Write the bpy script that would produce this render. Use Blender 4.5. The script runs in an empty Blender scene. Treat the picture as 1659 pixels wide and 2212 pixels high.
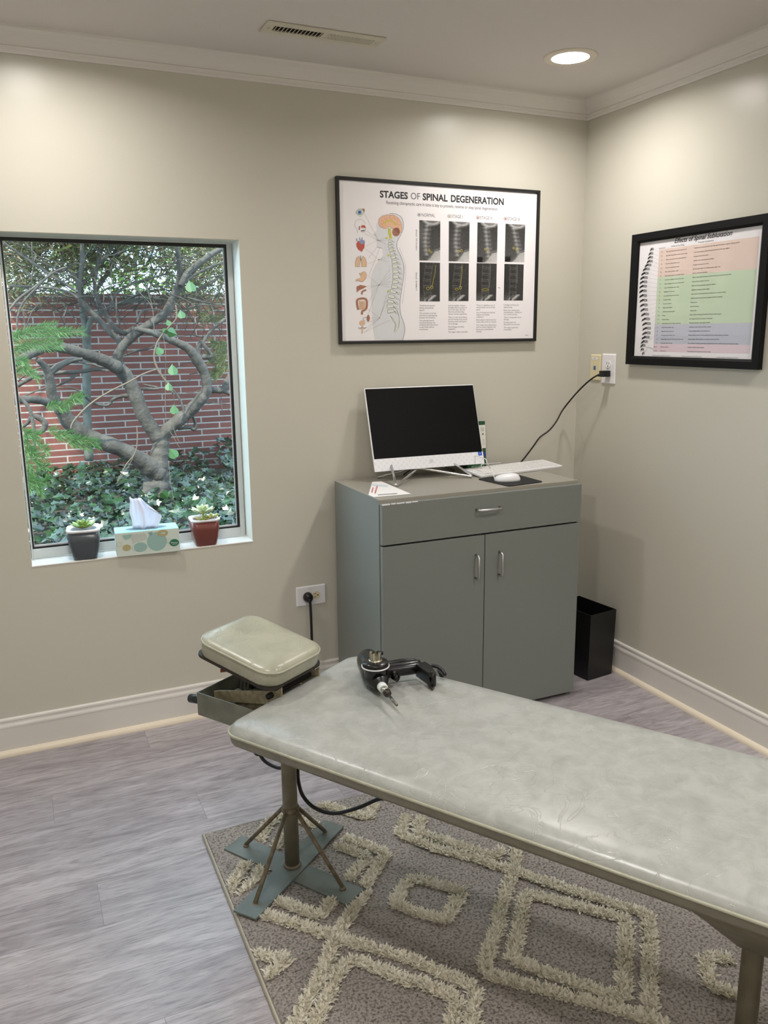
import bpy, bmesh, math, random
from math import pi, sin, cos, radians
from mathutils import Vector, Matrix
random.seed(7)
SC = bpy.context.scene
COL = SC.collection

# ------------------------------------------------------------------ camera
CAM = Vector((-2.34349, -3.04182, 1.48155))
RGT = Vector((0.91017763, -0.41408783, -0.01038987))
UPV = Vector((0.09797804, 0.19085193, 0.97671687))
FWD = Vector((0.40246364, 0.89000383, -0.21428067))
FPX = 1763.39
cd = bpy.data.cameras.new('camera'); cam = bpy.data.objects.new('camera', cd); COL.objects.link(cam)
cam.matrix_world = Matrix(((RGT.x, UPV.x, -FWD.x, CAM.x), (RGT.y, UPV.y, -FWD.y, CAM.y),
                           (RGT.z, UPV.z, -FWD.z, CAM.z), (0, 0, 0, 1)))
cd.sensor_fit = 'VERTICAL'; cd.sensor_height = 24.0; cd.lens = 24.0 * FPX / 2212.0
cd.clip_start = 0.05; cd.clip_end = 100
SC.camera = cam

# ------------------------------------------------------------------ light and exposure
EXPOSURE = 0.0
LAMP_STRENGTH = 22.0
LAMP_WATTS = [7.6, 7.6, 11.8, 11.8, 14.0, 14.0]
LAMP_SPREAD = 160.0
LAMP_COL = (1.0, 0.965, 0.93)
WORLD_STRENGTH = 8.0
SUN_STRENGTH = 14.0
SC.view_settings.view_transform = 'Standard'; SC.view_settings.look = 'None'
SC.view_settings.exposure = EXPOSURE; SC.view_settings.gamma = 1.0
SC.view_settings.use_curve_mapping = False
w = bpy.data.worlds.new('sky'); SC.world = w; w.use_nodes = True
wb = w.node_tree.nodes['Background']
wb.inputs[0].default_value = (0.56, 0.77, 1.0, 1); wb.inputs[1].default_value = WORLD_STRENGTH
sd = bpy.data.lights.new('sun', 'SUN'); sd.energy = SUN_STRENGTH; sd.angle = radians(1.0); sd.color = (1, 0.93, 0.82)
so = bpy.data.objects.new('sun', sd); COL.objects.link(so)
so.rotation_euler = Vector((0.42, 0.62, -1.0)).to_track_quat('-Z', 'Y').to_euler()
so.location = (0, -2, 8)
H = 2.42
LAMPS = [(-0.44, -0.46), (-2.19, -0.46), (-0.44, -2.05), (-2.19, -2.05), (-0.44, -3.60), (-2.19, -3.60)]  # last pair is unseen, added at the rear to raise the ambient light
for _i, (_x, _y) in enumerate(LAMPS):
    _l = bpy.data.lights.new('downlight', 'AREA'); _l.shape = 'DISK'; _l.size = 0.125; _l.energy = LAMP_WATTS[_i]; _l.color = LAMP_COL; _l.spread = radians(LAMP_SPREAD)
    _o = bpy.data.objects.new('downlight', _l); COL.objects.link(_o); _o.location = (_x, _y, H-0.006)

# ------------------------------------------------------------------ helpers
def ray(px, py):
    return FWD + RGT * ((px - 829.5) / FPX) - UPV * ((py - 1106) / FPX)
def hit(px, py, ax, val):
    d = ray(px, py); t = (val - CAM[ax]) / d[ax]; return CAM + d * t

def lin(c):
    return tuple(((x / 255.0) / 12.92 if x <= 10.31 else (((x / 255.0) + 0.055) / 1.055) ** 2.4) for x in c)

MATS = {}
def mat(name, rgb, rough=0.5, metal=0.0, spec=0.5, emis=None, estr=0, noise=None, bump=None, coat=0, trans=0, sub=0):
    """rgb in sRGB 0..255; noise=(rgb2, scale, detail[, stretch]); bump=(scale, strength, distance)"""
    if name in MATS: return MATS[name]
    m = bpy.data.materials.new(name); m.use_nodes = True; MATS[name] = m
    nt = m.node_tree; b = nt.nodes['Principled BSDF']
    c = lin(rgb)
    b.inputs['Base Color'].default_value = (*c, 1)
    b.inputs['Roughness'].default_value = rough; b.inputs['Metallic'].default_value = metal
    b.inputs['Specular IOR Level'].default_value = spec
    b.inputs['Coat Weight'].default_value = coat
    b.inputs['Transmission Weight'].default_value = trans
    if emis: b.inputs['Emission Color'].default_value = (*emis, 1); b.inputs['Emission Strength'].default_value = estr
    if noise or bump:
        tc = nt.nodes.new('ShaderNodeTexCoord')
    if noise:
        mp = nt.nodes.new('ShaderNodeMapping'); nt.links.new(tc.outputs['Object'], mp.inputs[0])
        if len(noise) > 3: mp.inputs['Scale'].default_value = noise[3]
        n = nt.nodes.new('ShaderNodeTexNoise'); n.inputs['Scale'].default_value = noise[1]; n.inputs['Detail'].default_value = noise[2]
        nt.links.new(mp.outputs[0], n.inputs['Vector'])
        r = nt.nodes.new('ShaderNodeValToRGB'); r.color_ramp.elements[0].position = 0.35; r.color_ramp.elements[1].position = 0.65
        r.color_ramp.elements[0].color = (*c, 1); r.color_ramp.elements[1].color = (*lin(noise[0]), 1)
        nt.links.new(n.outputs[0], r.inputs[0]); nt.links.new(r.outputs[0], b.inputs['Base Color'])
    if bump:
        n2 = nt.nodes.new('ShaderNodeTexNoise'); n2.inputs['Scale'].default_value = bump[0]; n2.inputs['Detail'].default_value = 4
        nt.links.new(tc.outputs['Object'], n2.inputs['Vector'])
        bp = nt.nodes.new('ShaderNodeBump'); bp.inputs['Strength'].default_value = bump[1]; bp.inputs['Distance'].default_value = bump[2]
        nt.links.new(n2.outputs[0], bp.inputs['Height']); nt.links.new(bp.outputs[0], b.inputs['Normal'])
    return m

class MB:
    def __init__(s): s.v = []; s.f = []; s.m = []; s.mats = []; s.smooth = []
    def mi(s, m):
        if m not in s.mats: s.mats.append(m)
        return s.mats.index(m)
    def add(s, vs, fs, m, sm=False):
        o = len(s.v); k = s.mi(m)
        s.v += [tuple(v) for v in vs]
        for f in fs: s.f.append([i + o for i in f]); s.m.append(k); s.smooth.append(sm)
    def box(s, lo, hi, m, M=None):
        x0, y0, z0 = lo; x1, y1, z1 = hi
        vs = [Vector(p) for p in ((x0,y0,z0),(x1,y0,z0),(x1,y1,z0),(x0,y1,z0),(x0,y0,z1),(x1,y0,z1),(x1,y1,z1),(x0,y1,z1))]
        if M: vs = [M @ v for v in vs]
        s.add(vs, [(0,3,2,1),(4,5,6,7),(0,1,5,4),(1,2,6,5),(2,3,7,6),(3,0,4,7)], m)
    def tube(s, pts, r, m, seg=10, caps=True, closed=False, flat=1.0):
        pts = [Vector(p) for p in pts]; n = len(pts)
        rs = r if isinstance(r, (list, tuple)) else [r] * n
        vs = []; fs = []; prev = None
        for i, p in enumerate(pts):
            if closed: t = pts[(i + 1) % n] - pts[i - 1]
            else: t = pts[min(i + 1, n - 1)] - pts[max(i - 1, 0)]
            if t.length < 1e-9: t = Vector((0, 0, 1))
            t.normalize()
            if prev is None:
                a = Vector((0, 0, 1)) if abs(t.z) < 0.9 else Vector((1, 0, 0))
                prev = t.cross(a).normalized()
            u = (prev - t * prev.dot(t))
            if u.length < 1e-6: u = t.orthogonal()
            u.normalize(); prev = u; q = t.cross(u)
            for k in range(seg):
                a = 2 * pi * k / seg
                vs.append(p + (u * cos(a) + q * sin(a) * flat) * rs[i])
        for i in range(n if closed else n - 1):
            j = (i + 1) % n
            for k in range(seg):
                l = (k + 1) % seg
                fs.append((i*seg+k, i*seg+l, j*seg+l, j*seg+k))
        if caps and not closed:
            fs.append(tuple(range(seg))[::-1]); fs.append(tuple((n-1)*seg + k for k in range(seg)))
        s.add(vs, fs, m, True)
    def lathe(s, prof, m, M=None, seg=32, sm=True, cap=True):
        """prof: list of (r, z)"""
        vs = []; fs = []
        for r, z in prof:
            for k in range(seg):
                a = 2*pi*k/seg; vs.append(Vector((r*cos(a), r*sin(a), z)))
        n = len(prof)
        for i in range(n-1):
            for k in range(seg):
                l = (k+1) % seg; fs.append((i*seg+k, i*seg+l, (i+1)*seg+l, (i+1)*seg+k))
        if cap and prof[0][0] > 1e-6: fs.append(tuple(range(seg))[::-1])
        if cap and prof[-1][0] > 1e-6: fs.append(tuple((n-1)*seg+k for k in range(seg)))
        if M: vs = [M @ v for v in vs]
        s.add(vs, fs, m, sm)
    def rings(s, rs, m, sm=True, cap0=True, cap1=True):
        seg = len(rs[0]); vs = [v for r in rs for v in r]; fs = []
        for i in range(len(rs)-1):
            for k in range(seg):
                l = (k+1) % seg; fs.append((i*seg+k, i*seg+l, (i+1)*seg+l, (i+1)*seg+k))
        if cap0: fs.append(tuple(range(seg))[::-1])
        if cap1: fs.append(tuple((len(rs)-1)*seg+k for k in range(seg)))
        s.add(vs, fs, m, sm)
    def build(s, name, parent=None, bevel=0, seg=2, loc=None, auto=True):
        me = bpy.data.meshes.new(name); me.from_pydata(s.v, [], s.f)
        for m in s.mats: me.materials.append(m)
        me.polygons.foreach_set('material_index', s.m); me.polygons.foreach_set('use_smooth', s.smooth)
        me.validate(); me.update()
        o = bpy.data.objects.new(name, me); COL.objects.link(o)
        if loc is not None:
            me.transform(Matrix.Translation(-Vector(loc))); o.location = loc
        if parent:
            o.parent = parent
            o.matrix_parent_inverse = Matrix.Translation(parent.location).inverted() if parent.parent is None else Matrix.Translation(-(parent.matrix_basis.translation + parent_off(parent)))
        if bevel:
            b = o.modifiers.new('bevel', 'BEVEL'); b.width = bevel; b.segments = seg; b.limit_method = 'ANGLE'; b.angle_limit = radians(40)
            b.harden_normals = False
        return o
def parent_off(o): return Vector((0, 0, 0))

def thing(name, label, cat, loc, group=None):
    o = bpy.data.objects.new(name, None); COL.objects.link(o); o.location = loc
    o.empty_display_size = 0.05
    o['label'] = label; o['category'] = cat
    if group: o['group'] = group
    return o
def tag(o, label, cat, group=None, kind=None):
    o['label'] = label; o['category'] = cat
    if group: o['group'] = group
    if kind: o['kind'] = kind
    return o
def struct(o): o['kind'] = 'structure'; return o
def lab(o, t): o['label'] = t; return o

def frame_m(origin, xdir, zdir):
    x = Vector(xdir).normalized(); z = Vector(zdir); z = (z - x * z.dot(x)).normalized(); y = z.cross(x)
    return Matrix(((x.x, y.x, z.x, origin[0]), (x.y, y.y, z.y, origin[1]), (x.z, y.z, z.z, origin[2]), (0,0,0,1)))

def rrect(cx, cy, lx, ly, r, n=8):
    out = []
    for (sx, sy, a0) in ((1,1,0),(-1,1,pi/2),(-1,-1,pi),(1,-1,3*pi/2)):
        for k in range(n+1):
            a = a0 + (pi/2)*k/n
            out.append((cx + sx*(lx/2 - r) + r*cos(a), cy + sy*(ly/2 - r) + r*sin(a)))
    return out

def smooth_path(pts, n=8):
    P = [Vector(p) for p in pts]; out = []
    for i in range(len(P)-1):
        p0 = P[max(i-1,0)]; p1 = P[i]; p2 = P[i+1]; p3 = P[min(i+2,len(P)-1)]
        for k in range(n):
            t = k/n
            out.append(0.5*((2*p1)+(p2-p0)*t+(2*p0-5*p1+4*p2-p3)*t*t+(3*p1-p0-3*p2+p3)*t**3))
    out.append(P[-1]); return out
def lerp(a, b, t): return a + (b-a)*t

# flat artwork printed on a plane: polygons, strokes and lettering in one mesh
_fc = {}
def glyphs(text, off=0.0, shear=0.0, spacing=1.0):
    key = (text, off, shear, spacing)
    if key in _fc: return _fc[key]
    c = bpy.data.curves.new('t', 'FONT'); c.body = text; c.size = 1; c.offset = off; c.shear = shear; c.resolution_u = 3; c.space_character = spacing
    o = bpy.data.objects.new('t', c); COL.objects.link(o)
    dg = bpy.context.evaluated_depsgraph_get(); me = bpy.data.meshes.new_from_object(o.evaluated_get(dg))
    vs = [(v.co.x, v.co.y) for v in me.vertices]; fs = [tuple(p.vertices) for p in me.polygons]
    bpy.data.objects.remove(o); bpy.data.curves.remove(c); bpy.data.meshes.remove(me)
    _fc[key] = (vs, fs); return vs, fs
CAPH = max(y for x, y in glyphs('H')[0])

class Art:
    def __init__(s, T):           # T(px,py) -> Vector on plane; R,U,N axes
        s.T = T; s.mb = MB(); s.lift = 0.0; s.N = Vector((0,0,0)); s.R = None; s.U = Vector((0,0,1))
    def P(s, px, py): return s.T(px, py) + s.N * s.lift
    def up(s, d=0.00015): s.lift += d; return s
    def poly(s, pts, m):
        s.mb.add([s.P(*p) for p in pts], [tuple(range(len(pts)))], m)
    def wpoly(s, pts, m):
        s.mb.add([Vector(p) + s.N * s.lift for p in pts], [tuple(range(len(pts)))], m)
    def disc(s, px, py, r, m, ry=None, n=20, a0=0, hole=0):
        ry = ry or r
        o = [s.P(px+r*cos(2*pi*k/n), py+ry*sin(2*pi*k/n)) for k in range(n)]
        if hole:
            i = [s.P(px+(r-hole)*cos(2*pi*k/n), py+(ry-hole)*sin(2*pi*k/n)) for k in range(n)]
            s.mb.add(o+i, [(k, (k+1)%n, n+(k+1)%n, n+k) for k in range(n)], m)
        else: s.mb.add(o, [tuple(range(n))], m)
    def line(s, pts, wpx, m, sm=0):
        q = [Vector((*p, 0)) for p in pts]
        if sm: q = smooth_path(q, sm)
        vs = []; n = len(q)
        for i, p in enumerate(q):
            t = q[min(i+1,n-1)] - q[max(i-1,0)]
            if t.length < 1e-9: t = Vector((1,0,0))
            t.normalize(); d = Vector((-t.y, t.x, 0)) * wpx/2
            vs += [s.P(p.x+d.x, p.y+d.y), s.P(p.x-d.x, p.y-d.y)]
        s.mb.add(vs, [(2*i, 2*i+1, 2*i+3, 2*i+2) for i in range(n-1)], m)
    def text(s, txt, px, py, px1, cap_px, m, off=0.0, shear=0.0, width=None, vert=False, spacing=1.0, cap=None):
        """baseline start at pixel; px1: pixel x of the end on the baseline (None: natural width)"""
        if not txt: return
        vs, fs = glyphs(txt, off, shear, spacing)
        if not vs: return
        o = s.P(px, py)
        dep = (o - CAM).dot(FWD)
        sy = cap if cap else cap_px * dep / FPX
        sy /= CAPH
        x0 = min(v[0] for v in vs); x1 = max(v[0] for v in vs)
        if px1 is not None:
            # world distance between start and where px1 crosses the baseline
            d = ray(px1, py); n = s.N; e = ray(px1, py)
            # solve along R
            lo, hi = 0.0, 3.0
            for _ in range(40):
                mid = (lo+hi)/2; q = o + s.R*mid - CAM
                x = 829.5 + FPX * q.dot(RGT)/q.dot(FWD)
                if x < px1: lo = mid
                else: hi = mid
            wd = lo
        elif width: wd = width
        else: wd = (x1-x0)*sy*0.92
        sx = wd/(x1-x0)
        R, U = (s.U, -s.R) if vert else (s.R, s.U)
        s.mb.add([o + R*((x-x0)*sx) + U*(y*sy) for x, y in vs], fs, m)
    def build(s, name, parent): return s.mb.build(name, parent)

# ------------------------------------------------------------------ materials
m_wall = mat('wall_paint', (201,197,184), 0.29, spec=0.2, bump=(60, 0.08, 0.002))
m_white = mat('white_trim_paint', (222,218,212), 0.35, bump=(40, 0.03, 0.001))
m_cream = mat('cream_shoe_paint', (232,220,200), 0.35)
m_ceil = mat('ceiling_paint', (214,208,203), 0.9, spec=0.1, bump=(300, 0.05, 0.001))
m_black = mat('black_plastic', (18,18,19), 0.38)
m_blackm = mat('black_matte', (20,20,21), 0.7)
m_chrome = mat('brushed_chrome', (205,205,205), 0.25, 1.0)
m_nickel = mat('nickel', (205,200,185), 0.25, 1.0)
m_cab = mat('cabinet_grey_paint', (122,126,122), 0.33, spec=0.45, bump=(90, 0.05, 0.001))
m_cabtop = mat('cabinet_top_laminate', (152,148,137), 0.35)
m_dark = mat('gap_dark', (22,22,20), 0.8)
m_plw = mat('white_plastic', (232,232,234), 0.3)
m_ink = mat('ink_black', (24,24,26), 0.6)
m_ink2 = mat('ink_grey', (95,93,95), 0.6)
m_ink3 = mat('ink_lightgrey', (150,149,150), 0.6)

def floor_material():
    m = bpy.data.materials.new('grey_wood_planks'); m.use_nodes = True; nt = m.node_tree; N = nt.nodes; L = nt.links
    b = N['Principled BSDF']
    tc = N.new('ShaderNodeTexCoord'); br = N.new('ShaderNodeTexBrick')
    sp_ = N.new('ShaderNodeSeparateXYZ'); L.new(tc.outputs['Object'], sp_.inputs[0])
    dv = N.new('ShaderNodeMath'); dv.operation = 'DIVIDE'; dv.inputs[1].default_value = 0.18; L.new(sp_.outputs[1], dv.inputs[0])
    fl_ = N.new('ShaderNodeMath'); fl_.operation = 'FLOOR'; L.new(dv.outputs[0], fl_.inputs[0])
    ml_ = N.new('ShaderNodeMath'); ml_.operation = 'MULTIPLY_ADD'; ml_.inputs[1].default_value = 0.437; L.new(fl_.outputs[0], ml_.inputs[0]); L.new(sp_.outputs[0], ml_.inputs[2])
    cb_ = N.new('ShaderNodeCombineXYZ'); L.new(ml_.outputs[0], cb_.inputs[0]); L.new(sp_.outputs[1], cb_.inputs[1]); L.new(cb_.outputs[0], br.inputs['Vector'])
    br.offset = 0.0; br.inputs['Scale'].default_value = 1.0; br.inputs['Brick Width'].default_value = 1.22; br.inputs['Row Height'].default_value = 0.18
    br.inputs['Mortar Size'].default_value = 0.0007; br.inputs['Mortar Smooth'].default_value = 0.0; br.inputs['Bias'].default_value = 0
    br.inputs['Color1'].default_value = (*lin((186,180,183)), 1); br.inputs['Color2'].default_value = (*lin((168,162,166)), 1)
    br.inputs['Mortar'].default_value = (*lin((140,133,132)), 1)
    # per plank offset of the grain
    sepb = N.new('ShaderNodeSeparateColor'); L.new(br.outputs['Color'], sepb.inputs[0])
    mp = N.new('ShaderNodeMapping'); mp.inputs['Scale'].default_value = (1.5, 11, 1); L.new(tc.outputs['Object'], mp.inputs[0])
    add = N.new('ShaderNodeVectorMath'); add.operation = 'ADD'; L.new(mp.outputs[0], add.inputs[0])
    sc = N.new('ShaderNodeMath'); sc.operation = 'MULTIPLY'; sc.inputs[1].default_value = 60; L.new(sepb.outputs[0], sc.inputs[0]); L.new(sc.outputs[0], add.inputs[1])
    n1 = N.new('ShaderNodeTexNoise'); n1.inputs['Scale'].default_value = 2.2; n1.inputs['Detail'].default_value = 8; n1.inputs['Roughness'].default_value = 0.68; n1.inputs['Distortion'].default_value = 1.4
    L.new(add.outputs[0], n1.inputs['Vector'])
    r1 = N.new('ShaderNodeValToRGB'); r1.color_ramp.elements[0].position = 0.33; r1.color_ramp.elements[0].color = (0.60,0.58,0.58,1)
    r1.color_ramp.elements[1].position = 0.66; r1.color_ramp.elements[1].color = (1.12,1.12,1.13,1); L.new(n1.outputs[0], r1.inputs[0])
    mx = N.new('ShaderNodeMix'); mx.data_type = 'RGBA'; mx.blend_type = 'MULTIPLY'; mx.inputs[0].default_value = 1
    L.new(br.outputs['Color'], mx.inputs[6]); L.new(r1.outputs[0], mx.inputs[7])
    # fine dark fibres
    mp2 = N.new('ShaderNodeMapping'); mp2.inputs['Scale'].default_value = (7, 95, 1); L.new(tc.outputs['Object'], mp2.inputs[0])
    n2 = N.new('ShaderNodeTexNoise'); n2.inputs['Scale'].default_value = 2.5; n2.inputs['Detail'].default_value = 3; L.new(mp2.outputs[0], n2.inputs['Vector'])
    r2 = N.new('ShaderNodeValToRGB'); r2.color_ramp.elements[0].position = 0.36; r2.color_ramp.elements[0].color = (0.68,0.66,0.67,1); r2.color_ramp.elements[1].position = 0.5
    r2.color_ramp.elements[1].color = (1,1,1,1); L.new(n2.outputs[0], r2.inputs[0])
    mx2 = N.new('ShaderNodeMix'); mx2.data_type = 'RGBA'; mx2.blend_type = 'MULTIPLY'; mx2.inputs[0].default_value = 0.8
    L.new(mx.outputs[2], mx2.inputs[6]); L.new(r2.outputs[0], mx2.inputs[7]); L.new(mx2.outputs[2], b.inputs['Base Color'])
    b.inputs['Roughness'].default_value = 0.36; b.inputs['Specular IOR Level'].default_value = 0.6
    bp = N.new('ShaderNodeBump'); bp.inputs['Strength'].default_value = 0.25; bp.inputs['Distance'].default_value = 0.002
    L.new(n2.outputs[0], bp.inputs['Height']); L.new(bp.outputs[0], b.inputs['Normal'])
    return m

def brick_material():
    m = bpy.data.materials.new('red_roman_brick'); m.use_nodes = True; nt = m.node_tree; N = nt.nodes; L = nt.links
    b = N['Principled BSDF']; tc = N.new('ShaderNodeTexCoord')
    sx = N.new('ShaderNodeSeparateXYZ'); cx = N.new('ShaderNodeCombineXYZ'); L.new(tc.outputs['Object'], sx.inputs[0])
    L.new(sx.outputs[0], cx.inputs[0]); L.new(sx.outputs[2], cx.inputs[1])
    br = N.new('ShaderNodeTexBrick'); L.new(cx.outputs[0], br.inputs['Vector']); br.offset = 0.5
    br.inputs['Scale'].default_value = 1; br.inputs['Brick Width'].default_value = 0.305; br.inputs['Row Height'].default_value = 0.0508
    br.inputs['Mortar Size'].default_value = 0.0055; br.inputs['Mortar Smooth'].default_value = 0.1
    br.inputs['Color1'].default_value = (*lin((104,55,46)), 1); br.inputs['Color2'].default_value = (*lin((84,42,36)), 1)
    br.inputs['Mortar'].default_value = (*lin((132,127,122)), 1)
    n = N.new('ShaderNodeTexNoise'); n.inputs['Scale'].default_value = 40; n.inputs['Detail'].default_value = 5; L.new(tc.outputs['Object'], n.inputs['Vector'])
    r = N.new('ShaderNodeValToRGB'); r.color_ramp.elements[0].color = (0.7,0.7,0.7,1); r.color_ramp.elements[1].color = (1.2,1.15,1.1,1); L.new(n.outputs[0], r.inputs[0])
    mx = N.new('ShaderNodeMix'); mx.data_type = 'RGBA'; mx.blend_type = 'MULTIPLY'; mx.inputs[0].default_value = 1
    L.new(br.outputs['Color'], mx.inputs[6]); L.new(r.outputs[0], mx.inputs[7]); L.new(mx.outputs[2], b.inputs['Base Color'])
    b.inputs['Roughness'].default_value = 0.85
    bp = N.new('ShaderNodeBump'); bp.inputs['Strength'].default_value = 0.6; bp.inputs['Distance'].default_value = 0.004; bp.invert = True
    L.new(br.outputs['Fac'], bp.inputs['Height']); L.new(bp.outputs[0], b.inputs['Normal'])
    return m

def leaf_material(name, c1, c2, rough=0.45, trans=0.25):
    m = bpy.data.materials.new(name); m.use_nodes = True; nt = m.node_tree; N = nt.nodes; L = nt.links
    b = N['Principled BSDF']; g = N.new('ShaderNodeNewGeometry'); r = N.new('ShaderNodeValToRGB')
    r.color_ramp.elements[0].color = (*lin(c1), 1); r.color_ramp.elements[1].color = (*lin(c2), 1)
    L.new(g.outputs['Random Per Island'], r.inputs[0]); L.new(r.outputs[0], b.inputs['Base Color'])
    b.inputs['Roughness'].default_value = rough
    t = N.new('ShaderNodeBsdfTranslucent'); L.new(r.outputs[0], t.inputs[0])
    mxs = N.new('ShaderNodeMixShader'); mxs.inputs[0].default_value = trans
    L.new(b.outputs[0], mxs.inputs[1]); L.new(t.outputs[0], mxs.inputs[2]); L.new(mxs.outputs[0], N['Material Output'].inputs[0])
    return m

def vinyl(name, c1, c2, rough, scale=14):
    m = bpy.data.materials.new(name); m.use_nodes = True; nt = m.node_tree; N = nt.nodes; L = nt.links
    b = N['Principled BSDF']; tc = N.new('ShaderNodeTexCoord')
    n = N.new('ShaderNodeTexNoise'); n.inputs['Scale'].default_value = scale; n.inputs['Detail'].default_value = 6; n.inputs['Roughness'].default_value = 0.65; L.new(tc.outputs['Object'], n.inputs['Vector'])
    n.inputs['Distortion'].default_value = 0.5
    r = N.new('ShaderNodeValToRGB'); r.color_ramp.elements[0].position = 0.32; r.color_ramp.elements[1].position = 0.62
    r.color_ramp.elements[0].color = (*lin(c1), 1); r.color_ramp.elements[1].color = (*lin(c2), 1)
    L.new(n.outputs[0], r.inputs[0]); L.new(r.outputs[0], b.inputs['Base Color'])
    b.inputs['Roughness'].default_value = rough; b.inputs['Specular IOR Level'].default_value = 0.55
    # sparse creases: thin iso-lines of a distorted noise, shown in patches
    w1 = N.new('ShaderNodeTexNoise'); w1.inputs['Scale'].default_value = 9; w1.inputs['Detail'].default_value = 3; w1.inputs['Distortion'].default_value = 1.5; L.new(tc.outputs['Object'], w1.inputs['Vector'])
    s = N.new('ShaderNodeMath'); s.operation = 'SUBTRACT'; s.inputs[1].default_value = 0.5; L.new(w1.outputs[0], s.inputs[0])
    a = N.new('ShaderNodeMath'); a.operation = 'ABSOLUTE'; L.new(s.outputs[0], a.inputs[0])
    mr = N.new('ShaderNodeMapRange'); mr.inputs['From Min'].default_value = 0.0; mr.inputs['From Max'].default_value = 0.012; L.new(a.outputs[0], mr.inputs[0])
    fine = N.new('ShaderNodeTexNoise'); fine.inputs['Scale'].default_value = 110; fine.inputs['Detail'].default_value = 4; L.new(tc.outputs['Object'], fine.inputs['Vector'])
    big = N.new('ShaderNodeTexNoise'); big.inputs['Scale'].default_value = 28; big.inputs['Detail'].default_value = 2; L.new(tc.outputs['Object'], big.inputs['Vector'])
    ad = N.new('ShaderNodeMath'); ad.operation = 'MULTIPLY_ADD'; ad.inputs[1].default_value = 0.35; L.new(fine.outputs[0], ad.inputs[0]); L.new(mr.outputs[0], ad.inputs[2])
    ad2 = N.new('ShaderNodeMath'); ad2.operation = 'MULTIPLY_ADD'; ad2.inputs[1].default_value = 1.2; L.new(big.outputs[0], ad2.inputs[0]); L.new(ad.outputs[0], ad2.inputs[2])
    bp = N.new('ShaderNodeBump'); bp.inputs['Strength'].default_value = 0.35; bp.inputs['Distance'].default_value = 0.0012
    L.new(ad2.outputs[0], bp.inputs['Height']); L.new(bp.outputs[0], b.inputs['Normal'])
    return m

# ------------------------------------------------------------------ room shell
XL, YF = -3.05, -4.20
WX0, WX1, WZ0, WZ1 = -2.3347, -1.5325, 0.687, 1.817
mb = MB(); mb.box((XL-0.1, YF-0.1, -0.1), (0.1, 0.13, 0), floor_material()); struct(mb.build('floor'))
mb = MB(); mb.box((XL-0.1, YF-0.1, H), (0.1, 0.13, H+0.1), m_ceil); struct(mb.build('ceiling'))
mb = MB(); D = 0.125
mb.box((XL-0.1, 0, 0), (WX0, D, H), m_wall); mb.box((WX1, 0, 0), (0.1, D, H), m_wall)
mb.box((WX0, 0, 0), (WX1, D, WZ0), m_wall); mb.box((WX0, 0, WZ1), (WX1, D, H), m_wall)
struct(mb.build('wall_back'))
mb = MB(); mb.box((0, YF-0.1, 0), (0.1, 0, H), m_wall); struct(mb.build('wall_right'))
mb = MB(); mb.box((XL-0.1, YF, 0), (XL, 0, H), m_wall); struct(mb.build('wall_left'))
mb = MB(); mb.box((XL-0.1, YF-0.1, 0), (0.0, YF, H), m_wall); struct(mb.build('wall_front'))

def extrude_prof(prof, axis, a, b, m):
    """prof (depth from wall, z); axis 'x' along back wall, 'y' along right wall; mitred into the corner"""
    n = len(prof); mb = MB(); vs = []
    for t, mit in ((a, False), (b, True)):
        for d, z in prof:
            e = t - (d if mit else 0)
            vs.append((e, -d, z) if axis == 'x' else (-d, e, z))
    fs = [(i, (i+1) % n, n+(i+1) % n, n+i) for i in range(n)] + [tuple(range(n)), tuple(range(n, 2*n))]
    mb.add(vs, fs, m); return mb
crown = [(0,2.350),(0.007,2.350),(0.009,2.354),(0.009,2.361),(0.014,2.364),(0.015,2.369),(0.012,2.372),(0.018,2.380),(0.027,2.393),(0.040,2.405),(0.052,2.412),(0.054,2.42),(0,2.42)]
o = extrude_prof(crown, 'x', XL, 0, m_white).build('trim_1'); struct(o)
o = extrude_prof(crown, 'y', YF, 0, m_white).build('trim_2'); struct(o)
basep = [(0,0),(0.0125,0),(0.0125,0.104),(0.014,0.106),(0.0135,0.112),(0.010,0.120),(0.009,0.127),(0.011,0.130),(0.010,0.136),(0.005,0.1394),(0,0.1394)]
shoe = [(0.012,0),(0.030,0),(0.0295,0.006),(0.027,0.012),(0.022,0.017),(0.016,0.0195),(0.012,0.020)]
for ax, a, nm in (('x', XL, 'baseboard_back'), ('y', YF, 'baseboard_right')):
    o = struct(extrude_prof(basep, ax, a, 0, m_white).build(nm, bevel=0))
    s_ = extrude_prof(shoe, ax, a, 0, m_cream).build('shoe_moulding', o)
    lab(s_, 'cream quarter round moulding at the foot of the baseboard')

# window
m_frame = mat('window_frame_white', (205,208,206), 0.4)
m_sillp = mat('sill_white_paint', (232,228,222), 0.3)
m_reveal = mat('window_reveal_paint', (214,212,200), 0.4)
win = MB()
fx0, fx1, fz0, fz1 = WX0+0.004, WX1-0.004, WZ0+0.006, WZ1-0.003
yF = 0.098
def bar_ring(mb, x0, x1, z0, z1, l, r, t, b, y0, y1, m):
    mb.box((x0, y0, z0), (x0+l, y1, z1), m); mb.box((x1-r, y0, z0), (x1, y1, z1), m)
    mb.box((x0+l, y0, z0), (x1-r, y1, z0+b), m); mb.box((x0+l, y0, z1-t), (x1-r, y1, z1), m)
bar_ring(win, fx0, fx1, fz0, fz1, 0.006, 0.020, 0.004, 0.034, yF, 0.124, m_frame)
wo = struct(win.build('window_1', bevel=0.001))
g = MB(); bar_ring(g, fx0+0.006, fx1-0.020, fz0+0.034, fz1-0.004, 0.006, 0.009, 0.012, 0.006, yF+0.003, 0.118, mat('black_gasket', (8,9,11), 0.35))
lab(g.build('gasket', wo), 'black rubber seal around the glass')
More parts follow.
